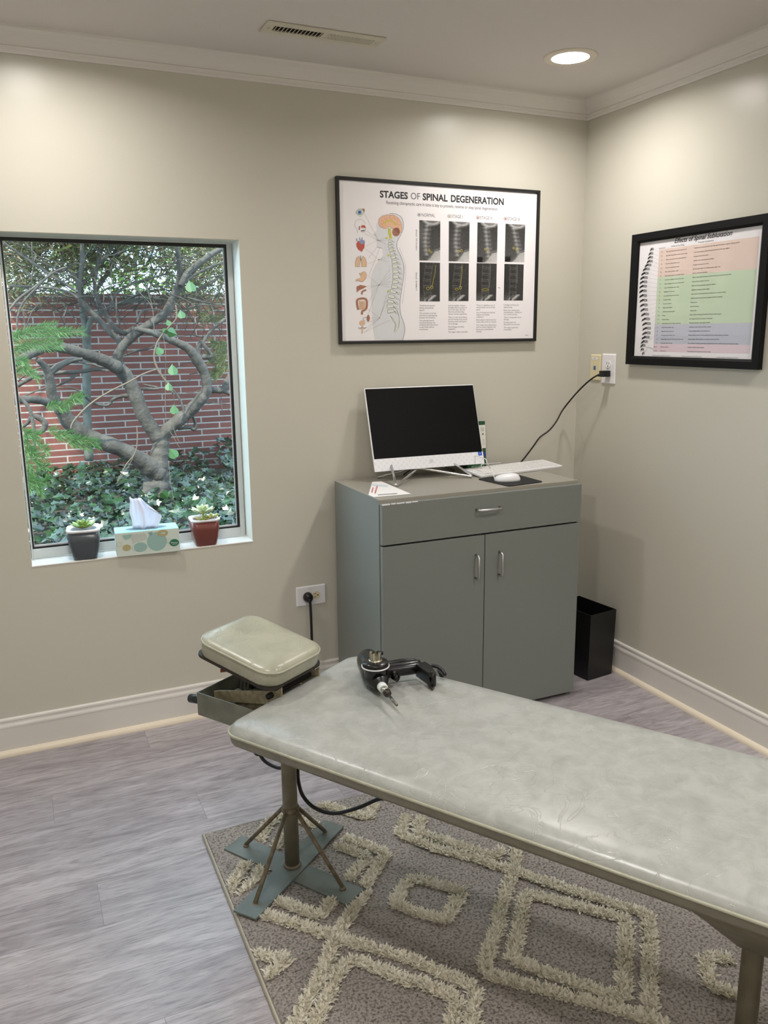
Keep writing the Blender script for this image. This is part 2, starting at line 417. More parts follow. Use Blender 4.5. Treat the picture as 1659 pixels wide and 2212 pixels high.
g = MB(); bar_ring(g, fx0+0.012, fx1-0.028, fz0+0.040, fz1-0.015, 0.0015, 0.004, 0.0005, 0.006, yF+0.012, 0.112, m_plw); g.build('glazing_bead', wo)
gm = bpy.data.materials.new('window_glass'); gm.use_nodes = True; nt = gm.node_tree
for n in list(nt.nodes):
    if n.type != 'OUTPUT_MATERIAL': nt.nodes.remove(n)
tr = nt.nodes.new('ShaderNodeBsdfTransparent'); tr.inputs[0].default_value = (0.93,0.97,0.95,1); gl = nt.nodes.new('ShaderNodeBsdfGlossy'); gl.inputs['Roughness'].default_value = 0.02
fr = nt.nodes.new('ShaderNodeFresnel'); fr.inputs[0].default_value = 1.5; ms = nt.nodes.new('ShaderNodeMixShader')
ge = nt.nodes.new('ShaderNodeNewGeometry'); mm = nt.nodes.new('ShaderNodeMath'); mm.operation = 'SUBTRACT'; mm.use_clamp = True; nt.links.new(fr.outputs[0], mm.inputs[0]); nt.links.new(ge.outputs['Backfacing'], mm.inputs[1])
nt.links.new(mm.outputs[0], ms.inputs[0]); nt.links.new(tr.outputs[0], ms.inputs[1]); nt.links.new(gl.outputs[0], ms.inputs[2]); nt.links.new(ms.outputs[0], nt.nodes['Material Output'].inputs[0])
g = MB(); y = 0.112; g.box((fx0+0.008, y, fz0+0.036), (fx1-0.022, y+0.004, fz1-0.010), gm); g.build('window_pane', wo)
g = MB(); g.box((WX0, -0.002, WZ0-0.001), (WX1, yF, WZ0+0.0035), m_sillp); g.build('window_sill', wo, bevel=0.001)
g = MB(); g.box((WX1-0.002, 0.0015, WZ0+0.0035), (WX1, yF, WZ1-0.002), m_reveal); g.box((WX0, 0.0015, WZ0+0.0035), (WX0+0.002, yF, WZ1-0.002), m_reveal)
g.box((WX0, 0.0015, WZ1-0.002), (WX1, yF, WZ1), m_reveal); g.build('window_reveal', wo)

# ------------------------------------------------------------------ recessed ceiling lamps
m_lampdisc = mat('lamp_glow', (255,255,255), 0.5, emis=LAMP_COL, estr=LAMP_STRENGTH)
m_lamptrim = mat('lamp_trim', (226,216,200), 0.45)
names = ['round recessed ceiling light in the corner beside the vent', 'round recessed ceiling light above the window',
         'round recessed ceiling light over the foot of the table', 'round recessed ceiling light over the left side of the rug',
         'unseen round fill light added in the ceiling at the rear of the room, right side', 'unseen round fill light added in the ceiling at the rear of the room, left side']
for i, (x, y) in enumerate(LAMPS):
    t = thing('recessed_light', names[i], 'ceiling light', (x, y, H), 'recessed ceiling lights')
    a = MB(); a.lathe([(0.066,-0.0045),(0.088,-0.0045),(0.094,-0.0015),(0.094,0.0),(0.066,0.0)], m_lamptrim, Matrix.Translation((x,y,H)), 48, True, False); a.build('trim_ring', t)
    a = MB(); a.lathe([(0.0,-0.0035),(0.05,-0.0038),(0.066,-0.003)], m_lampdisc, Matrix.Translation((x,y,H)), 40); a.build('lamp_lens', t)

# ceiling vent
m_vent = mat('vent_paint', (205,199,182), 0.45)
vx0, vx1, vy0, vy1 = -1.515, -1.115, -0.388, -0.290
t = thing('ceiling_vent', 'long cream metal louvered air vent in the ceiling', 'air vent', ((vx0+vx1)/2, (vy0+vy1)/2, H))
a = MB(); zc = H-0.0055
ax0, ax1, ay0, ay1 = vx0+0.032, vx1-0.032, vy0+0.028, vy1-0.028; mid = (ax0+ax1)/2
a.box((vx0,vy0,zc),(vx1,ay0,H-0.0005),m_vent); a.box((vx0,ay1,zc),(vx1,vy1,H-0.0005),m_vent)
a.box((vx0,ay0,zc),(ax0,ay1,H-0.0005),m_vent); a.box((ax1,ay0,zc),(vx1,ay1,H-0.0005),m_vent); a.box((mid-0.007,ay0,zc),(mid+0.007,ay1,H-0.0005),m_vent)
a.build('face_plate', t, bevel=0.0015)
a = MB(); a.box((ax0,ay0,H-0.0012),(ax1,ay1,H-0.0004),mat('vent_dark',(40,34,28),0.8)); a.build('duct_opening', t)
for sgn, xa, xb in ((-1, ax0, mid-0.007), (1, mid+0.007, ax1)):
    for k in range(13):
        xc = xa + (k+0.5)*(xb-xa)/13
        a = MB(); M = Matrix.Translation((xc, 0, H-0.0045)) @ Matrix.Rotation(sgn*radians(38), 4, 'Y')
        a.box((-0.0045, ay0, -0.0006), (0.0045, ay1, 0.0006), m_vent, M); a.build('louver', t)
for xs in (vx0+0.016, vx1-0.016):
    a = MB(); a.lathe([(0.0045,0),(0.0045,-0.0015),(0.0,-0.0025)][::-1], m_nickel, Matrix.Translation((xs,(vy0+vy1)/2,zc)), 12); a.build('screw', t)

# ------------------------------------------------------------------ garden outside
GZ = 0.36
m_soil = mat('dark_soil', (58,48,38), 0.95, noise=((34,30,24), 12, 5))
mb = MB(); mb.box((-6.0, 0.14, GZ-0.3), (3.0, 3.8, GZ), m_soil); struct(mb.build('garden_bed'))
BY = 3.8
mb = MB(); mb.box((-6.0, BY, GZ-0.3), (3.0, BY+0.2, 1.80), brick_material())
tag(mb.build('brick_wall'), 'low red roman brick wall outside behind the tree', 'wall')

def z1(px, py): return (px*0.34356, 480+py*0.34356)
m_bark = mat('grey_bark', (68,63,58), 0.85, noise=((44,40,36), 14, 6, (1,1,0.25)), bump=(45, 0.7, 0.01))
m_bark2 = mat('pale_bark', (78,80,74), 0.8, noise=((58,58,53), 20, 5), bump=(50, 0.4, 0.004))
m_twig = mat('pale_twig', (84,72,60), 0.8)
def branch(mb, pts, y, m, seg=10, y1=None, n=5):
    P = []; R = []
    k = len(pts)
    sm = smooth_path([(p[0], p[1], p[2]) for p in pts], n)
    for i, q in enumerate(sm):
        yy = y if y1 is None else lerp(y, y1, i/(len(sm)-1))
        px, py = z1(q.x, q.y); h = hit(px, py, 1, yy); dep = (h-CAM).dot(FWD)
        P.append(h); R.append(max(0.0012, q.z*0.34356*dep/FPX*(1+0.06*sin(i*1.7))))
    mb.tube(P, R, m, seg)
TY = 2.4
tree = thing('ornamental_tree', 'grey forked tree with winding branches just outside the window', 'tree', hit(*z1(1000,1640),1,TY))
mb = MB()
branch(mb, [(975,1720,95),(985,1640,80),(990,1560,68),(1003,1460,55),(1010,1380,52),(970,1320,47),(900,1210,44),(850,1080,44),(800,980,44),(745,915,45)], TY, m_bark, 14)
tree_trunk = mb.build('trunk', tree)
def limb(pts, y, seg=10, y1=None, m=m_bark, name='branch'):
    a = MB(); branch(a, pts, y, m, seg, y1); return a.build(name, tree)
limb([(1005,1400,45),(1060,1300,40),(1170,1210,38),(1265,1110,38),(1300,1050,33),(1285,950,31),(1240,870,34),(1190,800,28),(1110,755,24),(1000,710,22),(920,685,18),(850,670,14)], TY, 12, TY-0.15)
limb([(1290,1060,22),(1340,1055,20),(1400,1055,20),(1425,1010,20),(1445,960,14)], TY)
limb([(1400,1058,14),(1450,1075,15),(1500,1080,10)], TY)
limb([(735,910,38),(745,830,31),(790,760,29),(870,690,28),(960,630,27),(1040,570,27),(1085,480,25),(1125,400,25),(1130,330,18),(1125,230,16),(1105,130,14),(1090,60,13)], TY, 12, TY-0.25)
limb([(1130,400,22),(1180,320,20),(1280,235,18),(1400,160,16),(1500,110,14)], TY-0.2)
limb([(1140,400,9),(1180,360,10),(1260,310,9),(1400,250,7),(1480,230,5)], TY-0.2)
limb([(740,915,42),(640,865,38),(520,825,34),(400,790,33),(300,785,31),(200,825,28),(110,875,28),(0,920,26)], TY-0.05, 12, TY-0.4)
limb([(775,795,20),(740,740,18),(690,690,18),(620,610,17),(540,530,16),(495,470,15),(485,370,12),(440,310,9),(330,280,7),(200,220,6)], TY)
limb([(500,480,15),(498,400,14),(515,260,15),(515,130,14),(510,40,13)], TY)
limb([(850,665,18),(785,695,18),(725,670,17),(670,590,15),(620,500,13),(595,400,12),(610,290,12),(630,140,10),(640,60,9)], TY+0.1)
limb([(515,400,8),(590,310,12),(660,220,13),(720,120,12),(740,50,11)], TY+0.1)
limb([(600,440,9),(650,360,13),(710,260,14),(735,150,13),(745,60,12)], TY+0.25)
limb([(1000,1590,58),(930,1530,62),(850,1475,50),(720,1410,50),(570,1355,50),(450,1275,48),(385,1180,42),(330,1090,34),(312,990,30),(290,920,24),(235,860,16)], TY-0.02, 12, TY-0.3)
limb([(310,1135,25),(220,1115,25),(120,1120,25),(20,1130,22)], TY-0.28, 10, TY-0.5)
limb([(300,960,22),(370,905,22),(450,870,16),(520,860,10)], TY-0.25)
limb([(660,930,10),(600,925,12),(500,940,12),(350,950,12),(230,965,13),(150,1005,13),(100,1035,12)], TY-0.1)
limb([(650,915,7),(560,890,6),(430,880,6),(320,900,6),(200,935,6),(110,1000,5)], TY-0.15)
limb([(440,970,5),(480,960,8),(420,1000,8),(360,1025,8),(260,1050,5),(110,1110,4)], TY-0.1)
limb([(800,1090,15),(755,1095,12),(710,1115,10),(680,1150,9),(620,1148,8),(560,1120,7),(510,1070,7),(440,1040,5),(350,1045,4)], TY)
limb([(445,1300,5),(465,1250,6),(560,1150,6),(680,1070,5),(820,1000,5),(900,955,5),(985,925,4)], TY-0.3, 8, m=m_twig, name='twig')
limb([(1120,1300,9),(1190,1290,12),(1225,1300,13),(1225,1250,10),(1205,1215,8)], TY)
limb([(1160,1230,8),(1150,1160,8),(1110,1080,6),(1060,1030,4)], TY-0.05, name='twig')
limb([(780,840,5),(860,810,7),(950,790,6),(1000,740,5)], TY+0.1, name='twig')
limb([(860,640,8),(880,580,9),(920,550,7),(1010,550,5)], TY)
limb([(690,580,7),(700,500,8),(750,430,8),(850,380,7),(960,350,6),(1090,310,5)], TY+0.1, name='twig')
limb([(490,480,8),(430,440,9),(330,415,8),(200,405,8),(50,400,6)], TY-0.2)
limb([(490,440,8),(420,395,9),(330,340,9),(230,270,9),(110,190,8),(0,110,7)], TY-0.2)
limb([(110,720,5),(110,600,6),(150,500,7),(240,400,7),(330,320,7),(420,280,5)], TY-0.5, name='twig')
limb([(50,560,8),(120,480,8),(200,420,8),(300,340,6),(360,260,4)], TY-0.5, name='twig')
limb([(1100,490,8),(1180,455,8),(1300,400,8),(1400,335,7),(1500,290,6)], TY+0.1)
limb([(1090,480,4),(1200,480,5),(1320,510,4),(1420,520,3)], TY-0.1, name='twig')
limb([(1265,860,16),(1240,800,14),(1270,740,10)], TY)
limb([(1270,850,12),(1330,840,12),(1280,760,10),(1330,680,10),(1400,620,10),(1470,570,8)], TY-0.05)
limb([(880,1050,8),(1000,1045,9),(900,1020,5)], TY, name='twig')
limb([(735,1640,3),(790,1530,4),(850,1450,4),(865,1350,3),(860,1280,2)], TY-0.6, 6, m=m_twig, name='twig')
limb([(110,1090,10),(170,1150,12),(200,1220,12),(215,1330,12),(215,1450,9)], TY-0.9, name='branch')
limb([(0,1310,10),(150,1280,10),(210,1220,16),(280,1260,20),(260,1310,18),(150,1330,14)], TY-0.6)
# second trunk with pale bark
t2 = thing('slim_tree', 'pale barked slim tree close to the brick wall, behind the forked tree', 'tree', hit(*z1(545,815),1,3.2))
a = MB(); branch(a, [(560,1500,26),(548,1200,25),(545,900,25),(545,740,26),(535,640,22),(520,560,20),(510,430,16),(505,300,14)], 3.2, m_bark2, 12); a.build('trunk', t2)
a = MB(); branch(a, [(550,700,20),(570,620,17),(640,560,15),(740,515,15),(880,490,14),(1000,485,13),(1100,450,11),(1250,380,9)], 3.2, m_bark2, 10, 3.0); a.build('branch', t2)
a = MB(); branch(a, [(740,515,8),(830,470,9),(920,440,9),(1040,420,8)], 3.15, m_bark2, 8); a.build('branch', t2)

# foliage generators
def needle_cluster(mb, c, n, L, wd, m, spread=1.0, down=0.0, rnd=random):
    for _ in range(n):
        d = Vector((rnd.gauss(0,1), rnd.gauss(0,1), rnd.gauss(0,0.7)-down)).normalized()
        q = d.cross(Vector((rnd.gauss(0,1), rnd.gauss(0,1), rnd.gauss(0,1)))).normalized()*wd/2
        p = c + Vector((rnd.gauss(0,1), rnd.gauss(0,1), rnd.gauss(0,1)))*spread*L*0.5
        l = L*rnd.uniform(0.6,1.2)
        mb.add([p-q, p+q, p+d*l*0.6+q*1.1, p+d*l, p+d*l*0.6-q*1.1], [(0,1,2,3,4)], m)
m_needle = leaf_material('dark_needles', (44,54,30), (108,116,66), 0.5, 0.35)
m_needle2 = leaf_material('bright_needles', (54,88,48), (88,128,70), 0.5, 0.4)
m_hedge = leaf_material('hedge_leaves', (56,84,38), (128,158,84), 0.5, 0.5)
m_brown = leaf_material('dry_leaves', (92,74,52), (140,120,84), 0.6, 0.3)
# canopy of the forked tree hanging over the wall (dark, upper part of the view)
rnd = random.Random(3)
mb = MB()
for _ in range(2300):
    px = rnd.uniform(-60, 560); py = rnd.uniform(470, 680) if rnd.random() < 0.8 else rnd.uniform(430, 520)
    edge = 622 + 22*sin(px*0.021) + (55 if px > 400 else 0) - rnd.random()**2*90
    if py > edge: continue
    yy = rnd.uniform(2.4, 3.6)
    c = hit(px, py, 1, yy)
    needle_cluster(mb, c, 14, 0.055, 0.006, m_needle if rnd.random() < 0.62 else m_brown, 2.2, 0.2, rnd)
for _ in range(420):      # unseen leaf clusters added above the view to shade the middle of the brick wall
    c = Vector((rnd.uniform(-2.42, -1.55), rnd.uniform(1.9, 3.6), rnd.uniform(2.3, 3.0)))
    needle_cluster(mb, c, 16, 0.12, 0.02, m_needle, 2.2, 0.2, rnd)
mb.build('foliage', tree)
# thin dark twigs in the canopy
mb = MB()
for _ in range(330):
    px = rnd.uniform(-20, 520); py = rnd.uniform(500, 675); yy = rnd.uniform(2.2, 3.4)
    p = hit(px, py, 1, yy); d = Vector((rnd.gauss(0,1), rnd.gauss(0,0.4), rnd.gauss(0,0.6))).normalized()
    pts = [p]
    for k in range(4):
        d = (d + Vector((rnd.gauss(0,0.3), rnd.gauss(0,0.2), rnd.gauss(0,0.3)))).normalized(); pts.append(pts[-1]+d*rnd.uniform(0.05,0.12))
    mb.tube(pts, [0.004,0.0035,0.003,0.002,0.001], m_bark, 5)
for _ in range(60):
    px = rnd.uniform(400, 510); py = rnd.uniform(560, 880); yy = rnd.uniform(2.4, 3.4)
    p = hit(px, py, 1, yy); d = Vector((rnd.gauss(0,1), rnd.gauss(0,0.4), rnd.gauss(0,0.4))).normalized()
    pts = [p]
    for k in range(4):
        d = (d + Vector((rnd.gauss(0,0.3), rnd.gauss(0,0.2), rnd.gauss(0,0.3)))).normalized(); pts.append(pts[-1]+d*rnd.uniform(0.03,0.08))
    mb.tube(pts, [0.003,0.003,0.002,0.002,0.001], m_bark, 5)
tw = mb.build('fine_twigs', tree); tw['kind'] = 'stuff'
# feathery light green sprays
def spray(mb, pts, y, L, m, n=39):
    sm = smooth_path([hit(*z1(p[0], p[1]), 1, y) for p in pts], 12)
    mb.tube(sm, 0.0015, m_twig, 5)
    for i, p in enumerate(sm[:-1]):
        t = (sm[i+1]-p).normalized()
        for s in (-1, 1):
            for k in range(n//13):
                q = Vector((0,0,s)) + Vector((rnd.gauss(0,0.4), rnd.gauss(0,0.4), rnd.gauss(0,0.3)))
                d = (t*0.9 + q*0.8).normalized(); wv = d.cross(Vector((0,1,0.2))).normalized()*0.0009
                l = L*rnd.uniform(0.6,1.2)
                mb.add([p-wv, p+wv, p+d*l*0.6+wv, p+d*l, p+d*l*0.6-wv], [(0,1,2,3,4)], m)
mb = MB()
for pts in ([(60,760),(200,690),(330,680),(400,690)], [(100,800),(250,740),(400,700),(520,690)], [(80,820),(180,760),(300,790),(380,770)], [(60,720),(150,690),(260,660),(340,655)],
            [(80,730),(180,700),(300,700),(430,680)], [(40,850),(150,790),(260,770),(360,740)], [(290,1170),(340,1150),(400,1160),(500,1100)], [(370,1190),(420,1140),(470,1100),(510,1110)],
            [(90,960),(130,930),(200,950),(230,980)], [(60,880),(130,870),(160,900),(170,930)]):
    spray(mb, pts, TY-0.7, 0.045, m_needle2)
for pts in ([(300,1300),(380,1330),(440,1330)], [(340,1340),(430,1370),(520,1380),(620,1400)], [(440,1350),(520,1370),(600,1380)], [(430,1390),(490,1400),(560,1420)],
            [(140,1340),(180,1400),(220,1470),(260,1560)], [(150,1400),(200,1480),(250,1530),(300,1540)], [(170,1500),(210,1580),(230,1660),(260,1700)], [(150,1560),(190,1620),(270,1640),(300,1610)],
            [(140,1300),(200,1350),(250,1400),(300,1440)], [(150,1450),(180,1540),(200,1600),(190,1680)], [(150,1350),(190,1330),(240,1340)],
            [(130,1380),(160,1440),(200,1440),(280,1480)], [(160,1620),(200,1650),(240,1690)]):
    spray(mb, pts, TY-1.1, 0.04, m_needle2)
for pts in ([(1430,790),(1380,800),(1320,840)], [(1430,820),(1370,850),(1310,870)], [(1430,760),(1370,770),(1330,760)], [(1400,960),(1370,940),(1330,960)], [(1440,900),(1390,930),(1350,980)], [(1420,600),(1350,610),(1270,600)], [(1430,850),(1400,870),(1360,900)]):
    spray(mb, pts, TY, 0.05, m_needle, 52)
sp = mb.build('feathery_sprays', tree); sp['kind'] = 'stuff'; lab(sp, 'bright green feathery needle sprays')

# shrubs beyond the wall
def shrub(name, label, x0, x1, y0, y1, z0, z1_, n, m, seed, L=0.06):
    r = random.Random(seed); mb = MB()
    for _ in range(n):
        u = Vector((r.gauss(0,1), r.gauss(0,1), r.gauss(0,1))).normalized()*r.uniform(0.45,1.0)**0.5
        c = Vector(((x0+x1)/2+u.x*(x1-x0)/2, (y0+y1)/2+u.y*(y1-y0)/2, (z0+z1_)/2+u.z*(z1_-z0)/2))
        needle_cluster(mb, c, 5, L, L*0.55, m, 1.2, 0.1, r)
    st = MB()
    t = thing(name, label, 'shrub', ((x0+x1)/2, (y0+y1)/2, 0.36), 'shrubs beyond the brick wall')
    for k in range(3):
        st.tube([((x0+x1)/2+0.15*(k-1), (y0+y1)/2, 0.3), ((x0+x1)/2+0.4*(k-1), (y0+y1)/2, (z0+z1_)/2)], [0.03, 0.015], m_bark, 8)
    mb.build('foliage', t); st.build('stem', t)
shrub('garden_shrub', 'loose green shrub seen through branches at upper left of the window', -3.6, -1.95, 4.3, 5.7, 0.9, 3.4, 900, m_hedge, 11)
shrub('garden_shrub', 'bright green shrub beyond the wall, in the middle of the window', -1.9, -0.45, 4.3, 5.8, 0.9, 3.4, 900, m_hedge, 12)
shrub('garden_shrub', 'darker shrub beyond the wall at upper right of the window', -0.4, 1.2, 4.3, 5.6, 0.9, 3.3, 900, m_needle, 13)
mb = MB(); mb.box((-8, 4.0, 0.1), (4, 9, 0.3), mat('far_lawn', (120,140,80), 0.95, noise=((90,110,60), 9, 4))); struct(mb.build('back_lawn'))

# ivy ground cover
m_ivy = leaf_material('ivy_leaves', (9,20,13), (32,56,30), 0.26, 0.08)
ivy_out = [(0,-0.12),(0.10,-0.30),(0.38,-0.34),(0.34,-0.10),(0.62,0.10),(0.34,0.22),(0.22,0.50),(0.0,0.86),(-0.22,0.50),(-0.34,0.22),(-0.62,0.10),(-0.34,-0.10),(-0.38,-0.34),(-0.10,-0.30)]
mb = MB(); rnd = random.Random(5)
for _ in range(5200):
    y = 0.35 + (rnd.random()**0.8)*3.36; x = rnd.uniform(-2.9, 0.6)
    hgt = 0.10 + 0.06*sin(x*3+1)*cos(y*2.3) + (0.10 if x > -0.9 and y > 2.2 else 0) + 0.05*(y > 3.3)
    z = GZ + rnd.uniform(0.0, 1.0)*hgt + 0.03
    s = rnd.uniform(0.032, 0.062)
    n = Vector((rnd.gauss(0,0.5), rnd.gauss(-0.35,0.45), 1)).normalized()
    tx = n.orthogonal().normalized(); a = rnd.uniform(0, 2*pi); tx = (Matrix.Rotation(a, 3, n) @ tx); ty = n.cross(tx)
    c = Vector((x, y, z)); fold = rnd.uniform(0.1,0.35)
    vs = [c + tx*(p[0]*s*1.15) + ty*(p[1]*s*1.15) + n*(abs(p[0])*s*fold - (p[1]**2)*s*0.15) for p in ivy_out]
    vs.append(c + ty*(0.25*s))
    k = len(ivy_out); mb.add(vs, [(i, (i+1) % k, k) for i in range(k)], m_ivy)
tag(mb.build('ivy_groundcover'), 'dense glossy dark green ivy covering the bed below the tree', 'ivy', kind='stuff')

# climbing vine with heart shaped leaves
m_heart = leaf_material('heart_leaf', (30,62,36), (66,100,50), 0.3, 0.3)
vine = thing('climbing_vine', 'thin hanging vine with heart shaped green leaves in front of the tree', 'vine', hit(*z1(1000,1500),1,2.0))
a = MB()
for pts in ([(1105,520,4),(1110,600,4),(1060,660,4),(1010,720,5),(980,780,6),(970,860,6),(1000,940,7),(1050,1010,7),(1090,1080,6)],
            [(1020,700,2),(1040,800,2),(1040,1000,2),(1045,1250,2),(1090,1350,2),(1130,1420,2)],
            [(1090,1080,2),(1100,1200,2),(1090,1290,2),(1135,1400,2)], [(970,690,2),(960,550,2),(920,400,2),(880,280,2)], [(1060,1500,2),(1075,1650,2),(1100,1800,2)], [(860,1280,2),(850,1450,2),(740,1640,2)]):
    branch(a, pts, 2.05, m_twig, 6)
a.build('stem', vine)
for (x, y, s, ang) in ((1142,580,60,170),(1060,632,42,160),(1082,695,75,-70),(1003,810,60,150),(1088,930,75,178),(1062,1035,58,185),(1096,1180,65,175),(1090,1455,75,150),(1035,1715,70,-40),(1200,405,80,170),(1035,685,40,40)):
    c = hit(*z1(x, y), 1, 2.0); S = s*0.34356*(c-CAM).dot(FWD)/FPX; a = MB()
    out = []
    for k in range(24):
        tt = 2*pi*k/24; hx = 16*sin(tt)**3/34*0.9; hy = (15*cos(tt)-2.5*cos(2*tt)-1.2*cos(3*tt)-cos(4*tt))/30
        out.append((hx, hy))
    R = Matrix.Rotation(radians(ang), 4, 'Y') @ Matrix.Rotation(radians(20), 4, 'X')
    vs = [c + R @ Vector((p[0]*S, abs(p[0])*S*0.3, -p[1]*S*-1)) for p in out] + [c]
    a.add(vs, [(i, (i+1) % 24, 24) for i in range(24)], m_heart); a.build('leaf', vine)

# ------------------------------------------------------------------ cabinet
CX0, CX1, CY0, CY1, CH = -1.199, -0.336, -0.466, -0.034, 0.906
cab = thing('storage_cabinet', 'grey painted storage cabinet with one drawer and two doors against the back wall', 'cabinet', ((CX0+CX1)/2, (CY0+CY1)/2, 0))
a = MB(); tpan = 0.019
a.box((CX0,CY0,0.0),(CX0+tpan,CY1,CH),m_cab); a.box((CX1-tpan,CY0,0.0),(CX1,CY1,CH),m_cab)
a.box((CX0+tpan,CY0+0.05,0.0),(CX1-tpan,CY0+0.06,0.06),m_dark); a.box((CX0+tpan,CY0+0.002,0.06),(CX1-tpan,CY1,0.078),m_cab)
a.box((CX0+tpan,CY1-0.008,0.078),(CX1-tpan,CY1,CH-0.02),m_cab); a.box((CX0+tpan,CY0+0.012,0.078),(CX1-tpan,CY0+0.014,CH-0.02),m_dark)
a.build('body', cab, bevel=0.001)
a = MB(); a.box((CX0+0.0005,CY0-0.001,CH-0.019),(CX1-0.0005,CY1,CH+0.0005),m_cabtop); lab(a.build('top_panel', cab, bevel=0.0012), 'lighter warm grey worktop with worn edge')
FY = CY0-0.021
def front(nm, x0, x1, z0, z1_):
    a = MB(); a.box((x0, FY, z0), (x1, CY0-0.001, z1_), m_cab); return a.build(nm, cab, bevel=0.0018)
drw = front('drawer', CX0+0.003, CX1+0.003, 0.7435, CH-0.013)
dl = front('door', CX0+0.003, -0.7735, 0.018, 0.737); dr = front('door', -0.7705, CX1+0.003, 0.018, 0.737)
def handle(parent, p0, p1):
    p0 = Vector(p0); p1 = Vector(p1); out = Vector((0,-0.026,0)); d = (p1-p0)
    a = MB(); pts = [p0, p0+out*0.7, p0+out+d*0.07, p0+out+d*0.5, p0+out+d*0.93, p1+out*0.7, p1]
    a.tube(pts, 0.0045, m_chrome, 10); a.build('handle', parent)
handle(drw, (-0.812, FY, 0.838), (-0.713, FY, 0.838))
handle(dl, (-0.812, FY, 0.664), (-0.812, FY, 0.574)); handle(dr, (-0.709, FY, 0.664), (-0.709, FY, 0.574))
# chipped white wood showing along the drawer's top edge
a = MB(); r2 = random.Random(2)
x = CX0+0.004
while x < CX0+0.14:
    wd = r2.uniform(0.008, 0.022); a.box((x, FY-0.0006, CH-0.0155-r2.uniform(0,0.0015)), (x+wd, FY+0.003, CH-0.0124), m_plw); x += wd + r2.uniform(0.0, 0.006)
lab(a.build('chipped_edge', drw), 'white chipped paint along the top edge')

T = CH
# ------------------------------------------------------------------ all-in-one computer
mon = thing('desktop_computer', 'white all-in-one computer with black screen on a wire stand on the cabinet', 'computer', (-0.85, -0.15, T))
yaw, tilt, MW, MH = radians(-2.1), radians(18.3), 0.489, 0.337
MO = Vector((-0.825, -0.151, 0.948))
mx_ = Vector((cos(yaw), sin(yaw), 0)); bk = Vector((-sin(yaw), cos(yaw), 0)); mu = Vector((0,0,1))*cos(tilt)+bk*sin(tilt)
MM = Matrix(((mx_.x, 0, mu.x, MO.x), (mx_.y, 0, mu.y, MO.y), (mx_.z, 0, mu.z, MO.z), (0,0,0,1)))
nb = mu.cross(mx_); 
for i in range(3): MM[i][1] = nb[i]      # local y = away from viewer
CHIN = 0.050
a = MB(); a.box((-MW/2, 0.0, 0), (MW/2, 0.008, MH), m_plw, MM); a.box((-MW/2+0.03, 0.008, 0.02), (MW/2-0.03, 0.03, MH-0.06), m_plw, MM)
a.build('housing', mon, bevel=0.002)
a = MB(); a.box((-MW/2+0.004, -0.0012, CHIN), (MW/2-0.003, 0.0002, MH-0.004), mat('screen_black', (4,4,5), 0.45, spec=0.12), MM); a.build('screen', mon)
m_chin = mat('chin_white_pattern', (232,232,236), 0.3)
a = MB(); a.box((-MW/2, -0.0015, 0), (MW/2, 0.0002, CHIN), m_chin, MM)
m_chin2 = mat('chin_diamond', (224,224,230), 0.3)
for i in range(40):
    for j in range(4):
        cx = -MW/2+0.006+i*0.0122; cz = 0.007+j*0.012
        if (i+j) % 2 == 0: a.add([MM @ Vector(p) for p in ((cx-0.006,-0.00155,cz),(cx,-0.00155,cz-0.006),(cx+0.006,-0.00155,cz),(cx,-0.00155,cz+0.006))], [(0,1,2,3)], m_chin2)
a.build('chin_panel', mon)
class LA(Art):
    pass
def local_art(M, lift=-0.002):
    A = Art(None); A.R = (M.to_3x3() @ Vector((1,0,0))).normalized(); A.U = (M.to_3x3() @ Vector((0,0,1))).normalized(); A.N = (M.to_3x3() @ Vector((0,-1,0))).normalized()
    A.T = lambda x, z: M @ Vector((x, lift, z)); return A
A = local_art(MM, -0.0018)
A.disc(0.004, 0.027, 0.0088, m_ink3, hole=0.0009, n=28)
A.text('hp', -0.002, 0.0235, None, 0, m_ink3, shear=0.35, width=0.012, cap=0.0075); A.build('logo', mon)
A = local_art(MM, -0.0018)
A.poly([(MW/2-0.024,0.034),(MW/2-0.006,0.034),(MW/2-0.006,0.050),(MW/2-0.024,0.050)], mat('sticker_blue', (38,82,190), 0.4)); A.up(0.0002)
A.disc(MW/2-0.015, 0.043, 0.005, mat('sticker_lightblue', (140,180,235), 0.4), 0.0035, hole=0.0012); lab(A.build('sticker', mon), 'small square blue sticker')
a = MB(); rw = 0.0048; zf = T+rw
F1 = Vector((-1.040,-0.272,zf)); F2 = Vector((-0.678,-0.238,zf)); AP = Vector((-0.868,-0.125,T+0.034)); B1 = Vector((-1.028,-0.07,zf)); B2 = Vector((-0.66,-0.045,zf))
def bent(pts, rr=0.018):
    out = [Vector(pts[0])]
    for i in range(1, len(pts)-1):
        p = Vector(pts[i]); a_ = (Vector(pts[i-1])-p).normalized()*rr; b_ = (Vector(pts[i+1])-p).normalized()*rr
        for k in range(6):
            t_ = k/5; out.append((p+a_)*(1-t_)**2 + p*2*t_*(1-t_) + (p+b_)*t_**2)
    out.append(Vector(pts[-1])); return out
a.tube(bent([(-0.985,-0.105,T+0.075), F1, AP+Vector((0,0,0.006)), F2, (-0.742,-0.10,T+0.075)]), rw, m_chrome, 10)
a.tube(bent([B1, (-0.93,-0.10,T+0.03), (-0.86,-0.09,T+0.05), (-0.76,-0.09,T+0.035), B2]), rw, m_chrome, 10)
a.tube(bent([(-0.742,-0.10,T+0.08),(-0.745,-0.10,T+0.04),(-0.72,-0.06,T+0.02),(-0.66,-0.045,zf)]), rw, m_chrome, 10)
lab(a.build('wire_stand', mon), 'bent silver wire stand')
